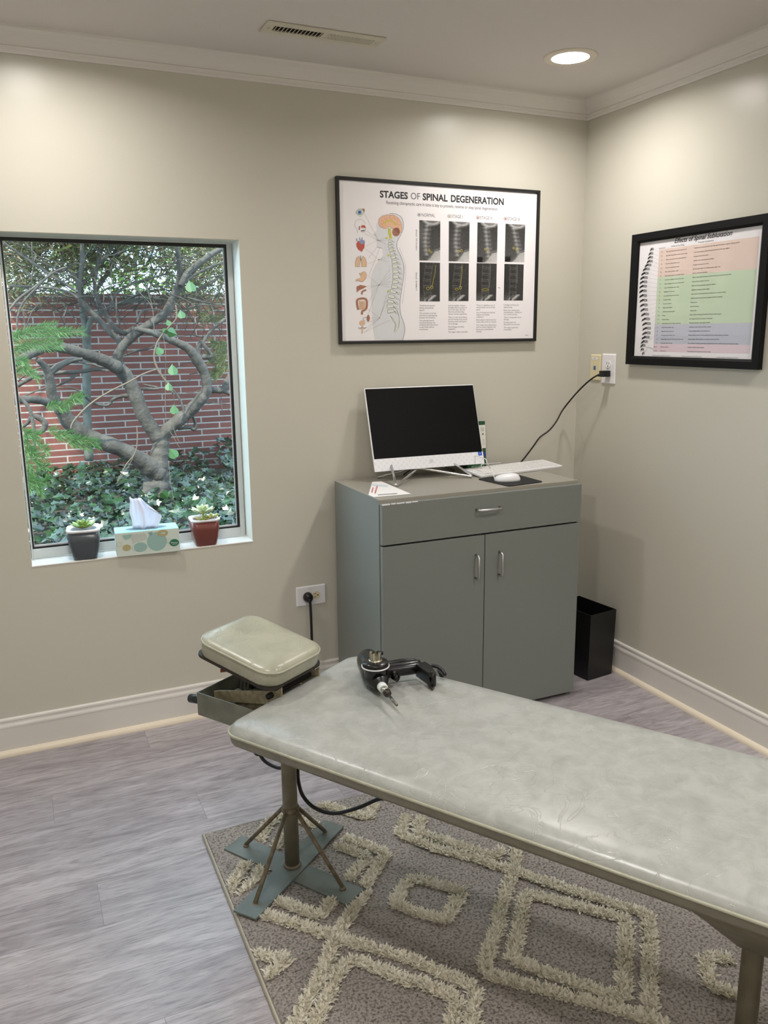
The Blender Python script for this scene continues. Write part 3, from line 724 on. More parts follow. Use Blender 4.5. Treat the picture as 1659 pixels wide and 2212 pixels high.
a = MB(); a.box((-0.915,-0.13,T+0.045),(-0.845,-0.085,T+0.062),m_black); a.tube([(-0.90,-0.10,T+0.05),(-0.895,-0.10,T+0.03),(-0.91,-0.07,T+0.008)],0.003,m_black,8); a.build('hinge', mon, bevel=0.002)
# its power cord up to the wall outlet
m_cordb = mat('black_cord', (16,12,12), 0.45)
cp = [Vector((-0.78,-0.07,T+0.06)), Vector((-0.60,-0.045,T+0.012)), Vector((-0.40,-0.05,T+0.006)), hit(1118,1003,1,-0.06), hit(1130,993,1,-0.07), hit(1150,967,1,-0.09), hit(1166,945,1,-0.10), hit(1186,930,1,-0.10), hit(1202,910,1,-0.10), hit(1216,885,0,-0.10), hit(1240,855,0,-0.09), hit(1262,832,0,-0.08), hit(1280,817,0,-0.065), hit(1292,810,0,-0.05)]
a = MB(); a.tube(smooth_path(cp, 6), 0.0036, m_cordb, 8); a.build('power_cord', mon)
a = MB(); p = hit(1314,807,0,-0.012)
q = hit(1290,811,0,-0.052)
a.tube([q, lerp(q,p,0.35), lerp(q,p,0.55)], [0.005,0.007,0.012], m_black, 10); a.box((-0.048,-0.014,-0.013),(-0.0078,0.014,0.013), m_black, Matrix.Translation((0, p.y+0.004, p.z)))
a.build('plug', mon, bevel=0.003)

# keyboard
kFL = hit(1040,1028,2,T+0.010); kFR = hit(1215,1006,2,T+0.010)
kx = (kFR-kFL); KL = kx.length; kx.normalize(); KD = 0.125
kbk = Vector((-kx.y, kx.x, 0)); kt = radians(5)
KM = Matrix(((kx.x, kbk.x*cos(kt), -kbk.x*sin(kt), kFL.x), (kx.y, kbk.y*cos(kt), -kbk.y*sin(kt), kFL.y), (0, sin(kt), cos(kt), T+0.001), (0,0,0,1)))
kb = thing('keyboard', 'white wired keyboard on the cabinet behind the mouse', 'keyboard', kFL)
a = MB(); a.box((0,0,0.0),(KL,KD,0.011),m_plw,KM); a.build('body', kb, bevel=0.003)
a = MB(); a.box((0.01,0.012,-0.0005),(KL-0.01,KD-0.01,0.0),m_blackm,KM); a.box((0.02,KD-0.03,-0.009),(0.05,KD-0.012,0.001),m_blackm,KM); a.box((KL-0.05,KD-0.03,-0.009),(KL-0.02,KD-0.012,0.001),m_blackm,KM); a.build('feet', kb)
a = MB(); m_key = mat('key_white', (222,220,218), 0.4)
xk = 0.010
for row in range(6):
    y0 = 0.010 + row*0.0182; x = 0.010
    segs = [(0.010,0.285),(0.292,0.347),(0.354,KL-0.010)]
    for (sa, sb) in segs:
        x = sa
        while x < sb-0.010:
            wdt = 0.0155
            if row == 0 and sa < 0.02 and 0.075 < x < 0.08+0.02: wdt = 0.095
            if x+wdt > sb: wdt = sb-x
            a.box((x, y0, 0.011), (x+wdt, y0+(0.0155 if row < 5 else 0.010), 0.0135), m_key, KM); x += wdt+0.0028
a.build('keys', kb, bevel=0.0008, seg=1)
a = MB(); pk = KM @ Vector((0.10, KD, 0.008)); a.tube(smooth_path([pk, pk+Vector((0.01,0.01,0.01)), hit(1082,1000,1,-0.05), Vector((-0.56,-0.045,T+0.02)), Vector((-0.64,-0.06,T+0.03)), Vector((-0.70,-0.08,T+0.06))],6), 0.0018, m_plw, 6); a.build('cable', kb)

# mouse pad, mouse
A0 = hit(1031,1036,2,T); A1 = hit(1100,1052,2,T); A2 = hit(1174,1042,2,T); A3 = hit(1112,1025,2,T)
a = MB()
pts = [A0, A1, A2, A3]; cen = sum(pts, Vector())/4; out = []
for i in range(4):
    p = pts[i]; pa = (pts[i-1]-p).normalized()*0.016; pb = (pts[(i+1)%4]-p).normalized()*0.016
    for k in range(5):
        t_ = k/4; out.append((p+pa)*(1-t_)**2 + p*2*t_*(1-t_) + (p+pb)*t_**2)
a.rings([[v+Vector((0,0,0.0008)) for v in out], [v+Vector((0,0,0.0035)) for v in out]], mat('mousepad_black', (24,24,26), 0.85), False)
tag(a.build('mouse_pad'), 'black mouse pad at the front of the cabinet top', 'mouse pad')
mc = hit(1096,1034,2,T+0.012); ms_ = thing('computer_mouse', 'white wired computer mouse on the black pad', 'computer mouse', mc)
MD = Vector((cos(radians(-20)), sin(radians(-20)), 0)); MD2 = Vector((-MD.y, MD.x, 0))
MQ = Matrix(((MD.x, MD2.x, 0, mc.x), (MD.y, MD2.y, 0, mc.y), (0,0,1,T+0.0038), (0,0,0,1)))
a = MB(); rs = []
for k in range(9):
    zf_ = [0,0.0,0.006,0.012,0.018,0.024,0.028,0.0305,0.031][k]; sc_ = [0.92,1.0,1.0,0.97,0.90,0.76,0.55,0.3,0.05][k]
    rs.append([MQ @ Vector((0.052*cos(t_)*sc_ + (0.004 if k > 4 else 0), 0.030*sin(t_)*sc_*(1-0.1*cos(t_)), zf_*(1.0 if cos(t_) > -0.2 else 0.92))) for t_ in [2*pi*j/28 for j in range(28)]])
a.rings(rs, m_plw); a.build('body', ms_)
a = MB(); a.tube(smooth_path([MQ @ Vector((-0.050,0,0.008)), hit(1062,1015,2,T+0.03), hit(1052,1000,2,T+0.06), hit(1046,990,2,T+0.075), Vector((-0.62,-0.10,T+0.075))],6), 0.0018, m_plw, 6); a.build('cable', ms_)

# green product box leaning behind the screen
m_green = mat('box_green', (30,88,52), 0.4, noise=((22,66,42), 9, 3)); m_boxw = mat('box_white', (226,224,214), 0.5)
bx = thing('supplement_box', 'green and white narrow box standing behind the right edge of the computer', 'box', (-0.52,-0.05,T))
BM = frame_m(Vector((-0.605,-0.062,T)), (1,-0.05,0), (-0.09,0.10,1))
bwid, bh, bd_ = 0.092, 0.205, 0.026
a = MB(); a.box((0,0,0.0),(bwid,bd_,bh),m_green,BM); a.build('carton', bx, bevel=0.0008)
A = local_art(BM, -0.0004)
A.poly([(0.0,0.09),(bwid,0.09),(bwid,bh-0.016),(0.0,bh-0.016)], m_boxw); A.up(0.0002)
for k in range(3): A.line([(bwid-0.022,0.176-k*0.006),(bwid-0.006,0.176-k*0.006)], 0.0015, m_ink2)
A.disc(bwid-0.012,0.150,0.004,m_ink2)
for k in range(7): A.line([(bwid-0.014,0.128-k*0.004),(bwid-0.005,0.128-k*0.004)], 0.001, m_ink3)
m_pg = mat('print_palegreen', (175,205,170), 0.5)
A.text('HAAVIK', 0.022, 0.022, None, 0, m_pg, width=0.060, cap=0.012); A.text('RESEARCH', 0.022, 0.009, None, 0, m_pg, width=0.060, cap=0.009)
A.disc(bwid-0.010,0.062,0.010,mat('print_blue',(40,60,140),0.5)); A.build('printed_label', bx)

# flyer on the corner
p_ = [hit(804,1042,2,T), hit(824,1041,2,T), hit(888,1068,2,T), hit(808,1075,2,T), hit(796,1070,2,T)]
a = MB(); a.rings([[v+Vector((0,0,0.0012)) for v in p_][::-1], [v+Vector((0,0,0.0022)) for v in p_][::-1]], mat('paper_white', (235,232,228), 0.7), False)
fl = a.build('paper_flyer'); tag(fl, 'small white printed flyer on the left front corner of the cabinet', 'paper')
A = Art(lambda x, y: hit(x, y, 2, T+0.0025)); A.N = Vector((0,0,1)); A.R = Vector((1,0,0))
m_pr = mat('print_rose', (196,120,120), 0.7)
A.line([(803,1064),(806,1053)], 3.0, m_pr); A.line([(810,1066),(815,1049)], 3.2, m_pr); A.line([(816,1069),(858,1066)], 2.2, m_ink3); A.line([(803,1047),(838,1050)],4,mat('print_paleblue',(205,215,222),0.7))
A.build('printing', fl)

# ------------------------------------------------------------------ wall outlets
def plate(name, label, wall, c, wd, ht, m, cat='outlet'):
    """wall 'y' back wall (normal -y) or 'x' right wall (normal -x). Local (u right as seen, w up, d out)"""
    if wall == 'y': R = Vector((1,0,0)); N = Vector((0,-1,0))
    else: R = Vector((0,-1,0)); N = Vector((-1,0,0))
    M = Matrix(((R.x, -N.x, 0, c[0]), (R.y, -N.y, 0, c[1]), (0, 0, 1, c[2]), (0,0,0,1)))
    t = thing(name, label, cat, c); a = MB()
    a.rings([[M @ Vector((x, -d, z)) for x, z in rrect(0,0,wd-i,ht-i,0.003,3)] for d, i in ((0.0003,0),(0.002,0),(0.0055,0.007),(0.006,0.010))], m, False)
    a.build('plate', t); return t, M
def receptacle(t, M, cx, cz, m, rot=False, name='socket'):
    a = MB(); n = 28; ring = []
    for k in range(n):
        an = 2*pi*k/n; x = 0.0168*cos(an); z = max(-0.0142, min(0.0142, 0.0168*sin(an)))
        if rot: x, z = z, x
        ring.append((x, z))
    a.rings([[M @ Vector((cx+x, -0.0055, cz+z)) for x, z in ring], [M @ Vector((cx+x, -0.0085, cz+z)) for x, z in ring]], m, False)
    sl = mat('slot_dark', (25,22,18), 0.8)
    def b(x0,z0,x1,z1_):
        if rot: x0,z0,x1,z1_ = -z1_,x0,-z0,x1
        a.box((cx+min(x0,x1),-0.0088,cz+min(z0,z1_)),(cx+max(x0,x1),-0.0084,cz+max(z0,z1_)),sl,M)
    b(-0.008,0.000,-0.0055,0.009); b(0.0055,0.001,0.008,0.008); b(-0.0025,-0.010,0.0025,-0.005)
    a.build(name, t)
m_plate = mat('outlet_plate_white', (232,230,232), 0.3); m_ivory = mat('ivory_plastic', (220,208,172), 0.4)
c = (-1.301, 0, 0.433); t, M = plate('wall_outlet', 'white horizontal wall outlet low on the wall left of the cabinet', 'y', c, 0.128, 0.084, m_plate)
receptacle(t, M, -0.0195, 0, m_ivory, True); receptacle(t, M, 0.0195, 0, m_ivory, True)
c = (0, -0.214, 1.321); t, M = plate('wall_outlet', 'white upright wall outlet with computer plug on the right wall', 'x', c, 0.088, 0.127, m_plate)
receptacle(t, M, 0, 0.0195, m_plw); receptacle(t, M, 0, -0.0195, m_plw)
a = MB(); a.lathe([(0,0.0088),(0.003,0.008),(0.003,0.006)], m_nickel, M @ Matrix.Rotation(pi/2,4,'X'), 10); a.build('screw', t)
c = (0, -0.127, 1.324); t, M = plate('wall_jack_plate', 'ivory wall plate with a small blue data jack, left of the upright outlet', 'x', c, 0.070, 0.113, m_ivory, 'wall plate')
a = MB(); a.box((-0.008,-0.0075,-0.009),(0.005,-0.0058,0.007), mat('jack_blue',(58,96,158),0.5), M); lab(a.build('data_jack', t), 'blue jack')
a = MB(); a.box((-0.022,-0.0070,0.034),(0.014,-0.0058,0.044), m_plw, M); a.box((-0.008,-0.0073,0.038),(0.002,-0.0069,0.041), m_ink3, M); a.build('label_window', t)

# ------------------------------------------------------------------ waste bin
bm_ = mat('bin_black', (15,15,16), 0.42)
ya = radians(7.0); bX = Vector((cos(ya), sin(ya), 0)); bY = Vector((-sin(ya), cos(ya), 0)); bO = Vector((-0.192,-0.404,0))
def bp(x, y, z, f): return bO + bX*(0.007+(x-0.007)) + bX*((x-0.075)*f) + bY*(y + (y-0.11)*f) + Vector((0,0,z))
a = MB()
def quad(x0,y0,x1,y1,z,f): return [bp(x0,y0,z,f), bp(x1,y0,z,f), bp(x1,y1,z,f), bp(x0,y1,z,f)]
f0, f1 = -0.03, 0.02
a.rings([quad(0,0,0.15,0.22,0.001,f0), quad(0,0,0.15,0.22,0.300,f1), quad(0.003,0.003,0.147,0.217,0.300,f1), quad(0.003,0.003,0.147,0.217,0.005,f0)], bm_, False)
tag(a.build('waste_bin', loc=(-0.12,-0.29,0)), 'black open rectangular waste bin on the floor right of the cabinet', 'waste bin')

# ------------------------------------------------------------------ posters
def picture_frame(t, R, N, O, wd, ht, fw, dep, m):
    """O = lower-left-back corner on wall"""
    U = Vector((0,0,1)); a = MB(); M = Matrix(((R.x, -N.x, 0, O.x), (R.y, -N.y, 0, O.y), (0,0,1,O.z), (0,0,0,1)))
    def P(x, d, z): return M @ Vector((x, -d, z))
    prof = [(0,0.0015),(0,dep),(fw*0.75,dep),(fw,dep*0.75),(fw,0.0015)]
    rs = []
    for (ix, d) in prof: rs.append([P(ix,d,ix),P(wd-ix,d,ix),P(wd-ix,d,ht-ix),P(ix,d,ht-ix)])
    a.rings(rs, m, False, False, False); return a.build('frame', t), M
m_paper = mat('poster_paper', (238,234,236), 0.38, spec=0.4)
PX0, PX1, PZ0, PZ1 = -1.1565, -0.2430, 1.440, 2.0560
po = thing('framed_poster', 'wide spinal degeneration chart in thin black frame above the computer', 'poster', ((PX0+PX1)/2, 0, PZ0))
picture_frame(po, Vector((1,0,0)), Vector((0,-1,0)), Vector((PX0,0,PZ0)), PX1-PX0, PZ1-PZ0, 0.0125, 0.020, mat('frame_black', (24,23,22), 0.35))
a = MB(); a.box((PX0+0.008,-0.0125,PZ0+0.008),(PX1-0.008,-0.002,PZ1-0.008),m_paper); a.build('poster_sheet', po)
YP = -0.0127
def art1():
    A = Art(lambda x, y: hit(x, y, 1, YP)); A.N = Vector((0,-1,0)); A.R = Vector((1,0,0)); return A
c1 = lambda x, y: (700+x/3.318, 360+y/3.318)
cA = lambda x, y: (740+x*0.15826, 400+y*0.15826)
A = art1()
zb_ = hit(820.5, 425, 1, YP)
def T1(txt, x0, x1, yb, cap, m, **k):
    # keep all words of a line on one level baseline
    A.text(txt, x0, yb, x1, cap, m, **k)
def level(px_ref, py_ref, px):       # pixel row at px for the horizontal line through the reference point
    z = hit(px_ref, py_ref, 1, YP).z; lo, hi = 300, 800
    for _ in range(40):
        mid = (lo+hi)/2
        if hit(px, mid, 1, YP).z > z: lo = mid
        else: hi = mid
    return lo
for txt, xa, xb, off in (('STAGES',820.5,881,0.032), ('OF',887.5,907.5,-0.008), ('SPINAL',913,967,0.032), ('DEGENERATION',974,1088,0.032)):
    A.text(txt, xa, level(820.5,426,xa), xb, 13.2, m_ink, off=off)
A.build('heading', po)
A = art1(); A.text('Receiving chiropractic care in time is key to prevent, reverse or stop spinal degeneration.', 834.7, 440.5, 1076, 6.6, m_ink2, off=0.008)
stage = [('NORMAL',911,939.6,467.5,905.3,(90,90,95)), ('STAGE I',975.5,999.5,470.5,970.3,(170,165,80)), ('STAGE II',1037,1062.5,473.5,1032.4,(180,90,90)), ('STAGE III',1096.6,1123,476,1092,(190,50,50))]
for tx, xa, xb, yb, xc, col in stage:
    A.text(tx, xa, yb, xb, 6.6, m_ink2, off=-0.004)
    A.disc(xc, yb-3.5, 3.8, m_ink2, hole=0.8, n=20); A.disc(xc, yb-3.5, 1.7, mat('dot_%d' % col[0], col, 0.6), n=14)
A.text('CERVICAL SPINE', *c1(667,600), None, 3.0, m_ink2, off=0.02, vert=True, width=0.078, spacing=1.3)
A.text('LUMBAR SPINE', *c1(666,888), None, 3.0, m_ink2, off=0.02, vert=True, width=0.070, spacing=1.3)
cols = [(683, [(997,'Vertebrae are smooth,'),(1014,'healthy and perfectly'),(1030,'aligned.'),(1052,'The curvature is normal'),(1068,'and there is equal spacing'),(1084,'between the vertebrae.'),(1105,'The openings (neural'),(1121,'foramina) between the'),(1136,'vertebrae allow the nerves'),(1152,'to exit freely without'),(1168,'interference.')]),
 (890, [(997,'Lack of mobility / fixation'),(1012,'prohibits fluid to pump in &'),(1027,'out of the discs, thus the'),(1042,'discs dry out becoming'),(1058,'thinner and less supportive.'),(1081,'There is a loss of curvature'),(1096,'and narrowing of the neural'),(1112,'foramina which will lead to'),(1128,'nerve damage.'),(1150,'Pain & fatigue are likely'),(1166,'symptoms.'),(1187,'This stage is often reversible.')]),
 (1092, [(995,'There is a significant loss of'),(1010,'normal spinal curve and disc'),(1026,'space.'),(1047,'Loss of energy and reduced'),(1063,'height are probable'),(1079,'symptoms.'),(1100,'Bone adapt to the forces and'),(1115,'loads under which it is placed.'),(1137,'As a result, bone deformation'),(1152,'such as calcium deposits and'),(1168,'bone spurs (osteophytes)'),(1184,'develop.')]),
 (1288, [(993,'Cartilage and bone are'),(1009,'degenerating.'),(1031,'Bones fuse causing joint'),(1046,'immobilization - inability to'),(1061,'turn, bend and twist.'),(1082,'There is irreparable nerve'),(1097,'damage.'),(1118,'Constant pain and'),(1133,'discomfort are common.'),(1155,'This stage is generally'),(1170,'irreversible.')])]
for x, ls in cols:
    for y, s_ in ls: A.text(s_, *c1(x, y+3), None, 3.1, m_ink2)
A.text('\u00a9 2017', *c1(1442,1212), None, 2.0, m_ink, off=0.01)
A.line([c1(1246,866), c1(1262,870)], 0.8, m_ink)
A.build('body_text', po)
# x-ray pictures: grey raster meshes
m_xr = bpy.data.materials.new('xray_print'); m_xr.use_nodes = True
at = m_xr.node_tree.nodes.new('ShaderNodeAttribute'); at.attribute_name = 'Col'; m_xr.node_tree.links.new(at.outputs['Color'], m_xr.node_tree.nodes['Principled BSDF'].inputs['Base Color'])
m_xr.node_tree.nodes['Principled BSDF'].inputs['Roughness'].default_value = 0.35
XR = []
def xray(tl, br, kind, k):
    a_ = hit(*c1(*tl), 1, YP-0.0002); b_ = hit(*c1(*br), 1, YP-0.0002); nx, ny = 40, 76; r = random.Random(k*7+(kind == 'c'))
    noise = [[r.gauss(0,0.03) for _ in range(nx+1)] for _ in range(ny+1)]
    lean = [0.0, 0.05, 0.14, 0.26][k]
    def g(u, v):   # u right, v down
        if kind == 'c':
            val = 0.16 + 0.10*v
            val += 0.12*math.exp(-((u-0.05)/0.25)**2-((v-0.3)/0.3)**2)*(k == 0)
            # skull
            d = math.hypot((u-0.60)/0.50, (v+0.04)/0.17); val += 0.42*max(0, 1-abs(d-0.8)*4) + (0.25 if d < 0.75 else 0)
            # neck vertebrae
            cx = 0.42 + lean*(v-0.15)*1.6 - 0.08*sin((v-0.15)*4)*(k < 2) + 0.02*k - 0.05
            w_ = 0.10 + 0.02*sin(v*60)
            if 0.10 < v < 0.88: val += 0.34*math.exp(-((u-cx)/w_)**2)*(0.75+0.25*sin(v*62))
            if 0.12 < v < 0.75: val += 0.14*math.exp(-((u-cx-0.17)/0.05)**2)*(0.6+0.4*sin(v*60+1))
            # shoulder
            sh = 0.80 - 0.55*max(0,(u-0.55))*0.3 + max(0, 0.75-u)*0.55
            if v > sh: val = max(val, 0.62+0.2*(v-sh)*2)
            elif v > sh-0.06: val = max(val, 0.35)
            if u < 0.35-0.3*(v-0.7) and v > 0.86 and k > 1: val = 0.02
        else:
            val = 0.13 + 0.05*u
            c_ = 0.44 - [0.10,0.07,0.02,0.0][k]*sin((v-0.1)*3.3) + 0.02
            for i in range(5):
                vy = 0.10 + i*0.165 + [0,0,0,0.0][k]
                d = v - vy - 0.04*(u-c_)
                if abs(u-c_) < 0.17: val += 0.20*math.exp(-(d/0.007)**2) + 0.16*math.exp(-((d-0.045)/0.007)**2)
            if abs(u-c_) < 0.17 and i == 0: val += 0.05
            val += 0.12*math.exp(-((abs(u-c_)-0.17)/0.02)**2)
            if v > 0.84: val += 0.55*max(0, 1-abs((v-0.93)-(0.55-u)*0.45)*14)*(0.4 < u < 0.85) + 0.2*max(0, 1-abs((v-0.85)-(0.5-u)*0.5)*20)*(0.2 < u < 0.7)
            if u < 0.35 and v > 0.75: val += 0.16*(v-0.75)/0.25
        return val
    vs = []; fs = []; cs = []
    for j in range(ny+1):
        for i in range(nx+1):
            u = i/nx; v = j/ny; vs.append((lerp(a_.x,b_.x,u), a_.y, lerp(a_.z,b_.z,v)))
            q = max(0.02, min(0.92, g(u,v)+noise[j][i])); q = q**1.9; cs.append((q, q*0.98, q*0.97, 1))
    for j in range(ny):
        for i in range(nx): n0 = j*(nx+1)+i; fs.append((n0, n0+1, n0+nx+2, n0+nx+1))
    mbx = MB(); mbx.add(vs, fs, m_xr); o = mbx.build('xray_picture', po); XR.append(o)
    ca = o.data.color_attributes.new('Col', 'FLOAT_COLOR', 'POINT')
    for i, c_ in enumerate(cs): ca.data[i].color = c_
cer = [((683,383),(832,676)), ((895,391),(1040,682)), ((1100,399),(1239,690)), ((1301,409),(1435,686))]
lum = [((685,685),(830,966)), ((894,690),(1035,964)), ((1094,691),(1233,962)), ((1293,697),(1425,960))]
for k in range(4): xray(*cer[k], 'c', k); xray(*lum[k], 'l', k)
m_ye = mat('print_yellow', (205,190,70), 0.6)
vl = ([(800,705),(795,760),(780,830),(772,865)], [(990,705),(988,760),(980,830),(976,865)], [(1192,700),(1190,760),(1187,830),(1184,870)], [(1385,705),(1384,760),(1383,840)])
rc = {0:[(752,598,7,9),(765,612,9,8)], 1:[(744,873,12,12),(772,864,9,12)], 2:[(965,606,8,8),(984,603,8,10)], 3:[(950,878,14,8),(978,868,8,12)], 4:[(1157,592,9,8),(1176,606,9,10)], 5:[(1155,882,26,8)], 6:[(1358,584,8,8),(1382,596,9,10)], 7:[]}
for i, xo in enumerate(XR):
    A = art1(); A.lift = 0.0006
    if i % 2: A.line([c1(*p) for p in vl[i//2]], 0.55, m_ye if i < 4 else m_ink3)
    for (x, y, rx, ry) in rc[i]: A.disc(*c1(x,y), rx/3.318, m_ye, ry/3.318, hole=0.7, n=16)
    A.build('printed_marking', xo)

# spine illustration
A = art1(); A.lift = 0.0001
m_body = mat('print_bodygrey', (216,216,220), 0.55); m_pk = mat('print_brain', (226,178,146), 0.55); m_br = mat('print_brown', (168,112,88), 0.55); m_ta = mat('print_tan', (222,186,152), 0.55)
m_rd = mat('print_red', (190,88,72), 0.55); m_bl = mat('print_heartblue', (140,150,190), 0.55); m_bone = mat('print_bone', (214,218,206), 0.55); m_eye = mat('print_eyeblue', (90,130,190), 0.55); m_yg = mat('print_yellowgreen', (196,190,70), 0.55)
body = [(540,405),(490,450),(462,550),(466,620),(425,672),(455,695),(462,750),(470,800),(476,850),(545,862),(556,960),(500,1012),(440,1110),(400,1220),(385,1350),(398,1600),(408,1850),(425,2000),(442,2106),(822,2113),(850,1980),(835,1880),(790,1750),(784,1600),(810,1400),(838,1200),(828,1070),(790,960),(745,860),(745,775),(788,690),(824,610),(830,520),(800,435),(720,392),(640,385)]
A.poly([cA(*p) for p in body], m_body); A.up()
A.line([cA(*p) for p in [(640,386),(720,392),(800,435),(830,520),(824,610),(788,690),(745,775),(745,860),(790,960),(828,1070),(838,1200),(810,1400),(784,1600),(790,1750),(835,1880),(850,1980),(822,2113)]], 0.8, m_ink2, 3)
A.line([cA(*p) for p in [(770,850),(830,1000),(862,1150),(845,1400),(815,1620)]], 0.35, m_ink3, 3)
A.line([cA(*p) for p in [(425,672),(455,695)]], 0.5, m_ink2); A.line([cA(*p) for p in [(476,850),(545,862)]], 0.5, m_ink2)
brain = [(490,520),(500,460),(545,422),(620,405),(700,410),(765,450),(800,510),(812,580),(800,645),(770,660),(720,625),(690,600),(640,560),(600,590),(560,592),(510,565)]
A.poly([cA(*p) for p in brain], m_pk); A.disc(*cA(730,640), 8.5, m_br, 9.5); A.up()
A.line([cA(*p) for p in brain+[brain[0]]], 0.6, m_br)
A.line([cA(*p) for p in [(575,535),(590,495),(650,485),(705,510),(730,550)]], 2.6, m_yg, 4); A.line([cA(*p) for p in [(640,590),(640,640),(660,730)]], 6, m_yg, 3)
for q in ([(520,470),(560,500),(540,540)], [(570,430),(580,470),(620,450)], [(650,415),(640,450),(680,465)], [(700,430),(720,470),(760,460)], [(760,480),(740,530),(790,550)], [(750,570),(780,600)], [(510,520),(530,530),(550,570)]):
    A.line([cA(*p) for p in q], 0.45, m_br, 3)
A.up()
for q in ([(700,600),(760,620)],[(690,640),(770,650)],[(700,670),(760,675)]): A.line([cA(*p) for p in q], 0.4, m_ink2)
spine = [(650,760,24),(646,800,24),(650,840,26),(662,885,28),(676,930,30),(692,985,32),(706,1045,34),(716,1110,36),(724,1180,38),(725,1250,38),(720,1320,38),(708,1390,40),(690,1455,42),(668,1520,44),(655,1590,45),(652,1655,45),(660,1720,44)]
for i, (x, y, s_) in enumerate(spine):
    nx_ = spine[min(i+1, len(spine)-1)]; pv = spine[max(i-1,0)]; an = math.atan2(nx_[1]-pv[1], nx_[0]-pv[0])-pi/2
    gap = (nx_[1]-y if i < len(spine)-1 else 60)*0.36
    q = [(-s_,-gap),(s_*0.9,-gap*0.8),(s_*0.9,gap*0.8),(-s_,gap)]
    pts = [cA(x+cos(an)*a_-sin(an)*b_, y+sin(an)*a_+cos(an)*b_) for a_, b_ in q]
    A.poly(pts, m_bone); A.up(0.00002); A.line(pts+[pts[0]], 0.6, m_ink2)
    pr = [cA(x+s_*0.9,y), cA(x+s_*1.8,y+gap*0.4), cA(x+s_*2.4,y+gap*1.6), cA(x+s_*1.6,y+gap*1.3)]
    A.poly(pr, m_bone); A.line(pr+[pr[0]], 0.6, m_ink2)
    A.disc(*cA(x-s_-42, y), 0.5, m_ink3, n=8)
A.line([cA(*p) for p in [(670,1780),(720,1840),(745,1900),(740,1960),(710,2000)]], 4.5, m_bone, 4); A.line([cA(*p) for p in [(650,1780),(690,1850),(720,1910),(705,1990)]], 0.5, m_ink2, 4); A.line([cA(*p) for p in [(740,1700),(770,1800),(765,1930),(715,2005)]], 0.5, m_ink2, 4)
for (x, y) in ((602,722),(626,958),(624,1445)): A.disc(*cA(x,y), 2.2, m_yg, n=12)
node = [(492,755),(492,1016),(495,1362),(505,1812)]
for q in ([(300,395),node[0]],[(330,620),node[0]],[(300,660),node[0]],[node[0],(590,720)],[node[0],(600,760)],[node[0],(590,800)],[(310,865),node[1]],[(345,1075),node[1]],[node[1],(590,980)],[node[1],(600,1010)],[node[1],(620,1050)],
          [(340,1232),node[2]],[(330,1380),node[2]],[(340,1415),node[2]],[(350,1590),node[2]],[(345,1770),node[2]],[node[2],(650,1140)],[node[2],(660,1200)],[node[2],(650,1260)],[node[2],(650,1310)],[node[2],(640,1350)],[node[2],(640,1390)],
          [(350,1695),node[3]],[(380,1812),node[3]],[(330,1880),node[3]],[(320,1950),node[3]],[(300,2010),node[3]],[node[3],(620,1450)],[node[3],(600,1570)],[(290,2010),(650,1840)],[(320,830),(500,740)],[(350,1000),(480,830)],[(360,1230),(510,850)]):
    A.line([cA(*p) for p in q], 0.3, m_ink3)
for p in node: A.disc(*cA(*p), 0.9, m_ink2, n=10)
A.build('spine_illustration', po)
A = art1(); A.lift = 0.0003
A.poly([cA(*p) for p in [(180,370),(215,320),(280,315),(300,350),(290,390),(250,436),(205,410)]], m_bone); A.up(); A.line([cA(*p) for p in [(180,370),(230,325),(290,370),(235,405),(180,370)]], 0.6, m_ink2, 3); A.disc(*cA(233,370), 4.2, m_eye); A.up(); A.disc(*cA(233,370), 1.4, m_ink); A.poly([cA(*p) for p in [(265,318),(300,325),(300,365),(280,350)]], m_br)
A.line([cA(*p) for p in [(200,655),(200,610),(168,560),(172,500),(220,468),(280,480),(308,530)]], 0.5, m_ink3, 4); A.poly([cA(*p) for p in [(248,578),(260,548),(300,545),(322,585)]], m_rd); A.line([cA(*p) for p in [(232,560),(228,610)]], 2.4, m_br); A.line([cA(*p) for p in [(252,625),(300,618)]], 2.2, m_ink2); A.line([cA(*p) for p in [(270,650),(310,630),(312,590)]], 0.5, m_ink2)
A.poly([cA(*p) for p in [(190,790),(215,760),(260,765),(300,790),(298,850),(262,910),(215,880),(188,830)]], m_rd); A.up(); A.poly([cA(*p) for p in [(225,775),(250,740),(300,755),(305,790),(260,810)]], m_bl)
for q in ([(200,765),(188,725)],[(235,750),(232,712)],[(262,745),(270,712)],[(290,760),(302,775)]): A.line([cA(*p) for p in q], 1.6, m_bl)
for s_ in (-1, 1): A.poly([cA(250+s_*x, y) for x, y in [(8,1020),(28,965),(55,990),(78,1060),(75,1112),(15,1110)]], m_ta); A.line([cA(250+s_*x, y) for x, y in [(8,1020),(28,965),(55,990),(78,1060),(75,1112),(15,1110),(8,1020)]], 0.45, m_br)
A.line([cA(248,960), cA(248,1030)], 1.0, m_ink2)
A.poly([cA(*p) for p in [(225,1200),(245,1195),(258,1225),(262,1190),(300,1180),(325,1215),(318,1270),(270,1318),(215,1300),(200,1312),(180,1300),(195,1278),(240,1270),(252,1245)]], m_ta); A.up(); A.line([cA(*p) for p in [(225,1200),(258,1225),(262,1190),(300,1180),(325,1215),(318,1270),(270,1318),(215,1300),(180,1300)]], 0.5, m_br, 2)
A.poly([cA(*p) for p in [(190,1385),(240,1362),(330,1378),(280,1410),(230,1430),(195,1465)]], m_br); A.line([cA(*p) for p in [(322,1430),(270,1450),(262,1490)]], 3.4, m_br, 3)
A.line([cA(*p) for p in [(215,1700),(200,1640),(205,1560),(320,1555),(325,1680),(270,1720),(265,1765)]], 4.2, m_br, 3); A.poly([cA(*p) for p in [(222,1580),(305,1580),(305,1690),(240,1700)]], m_ta)
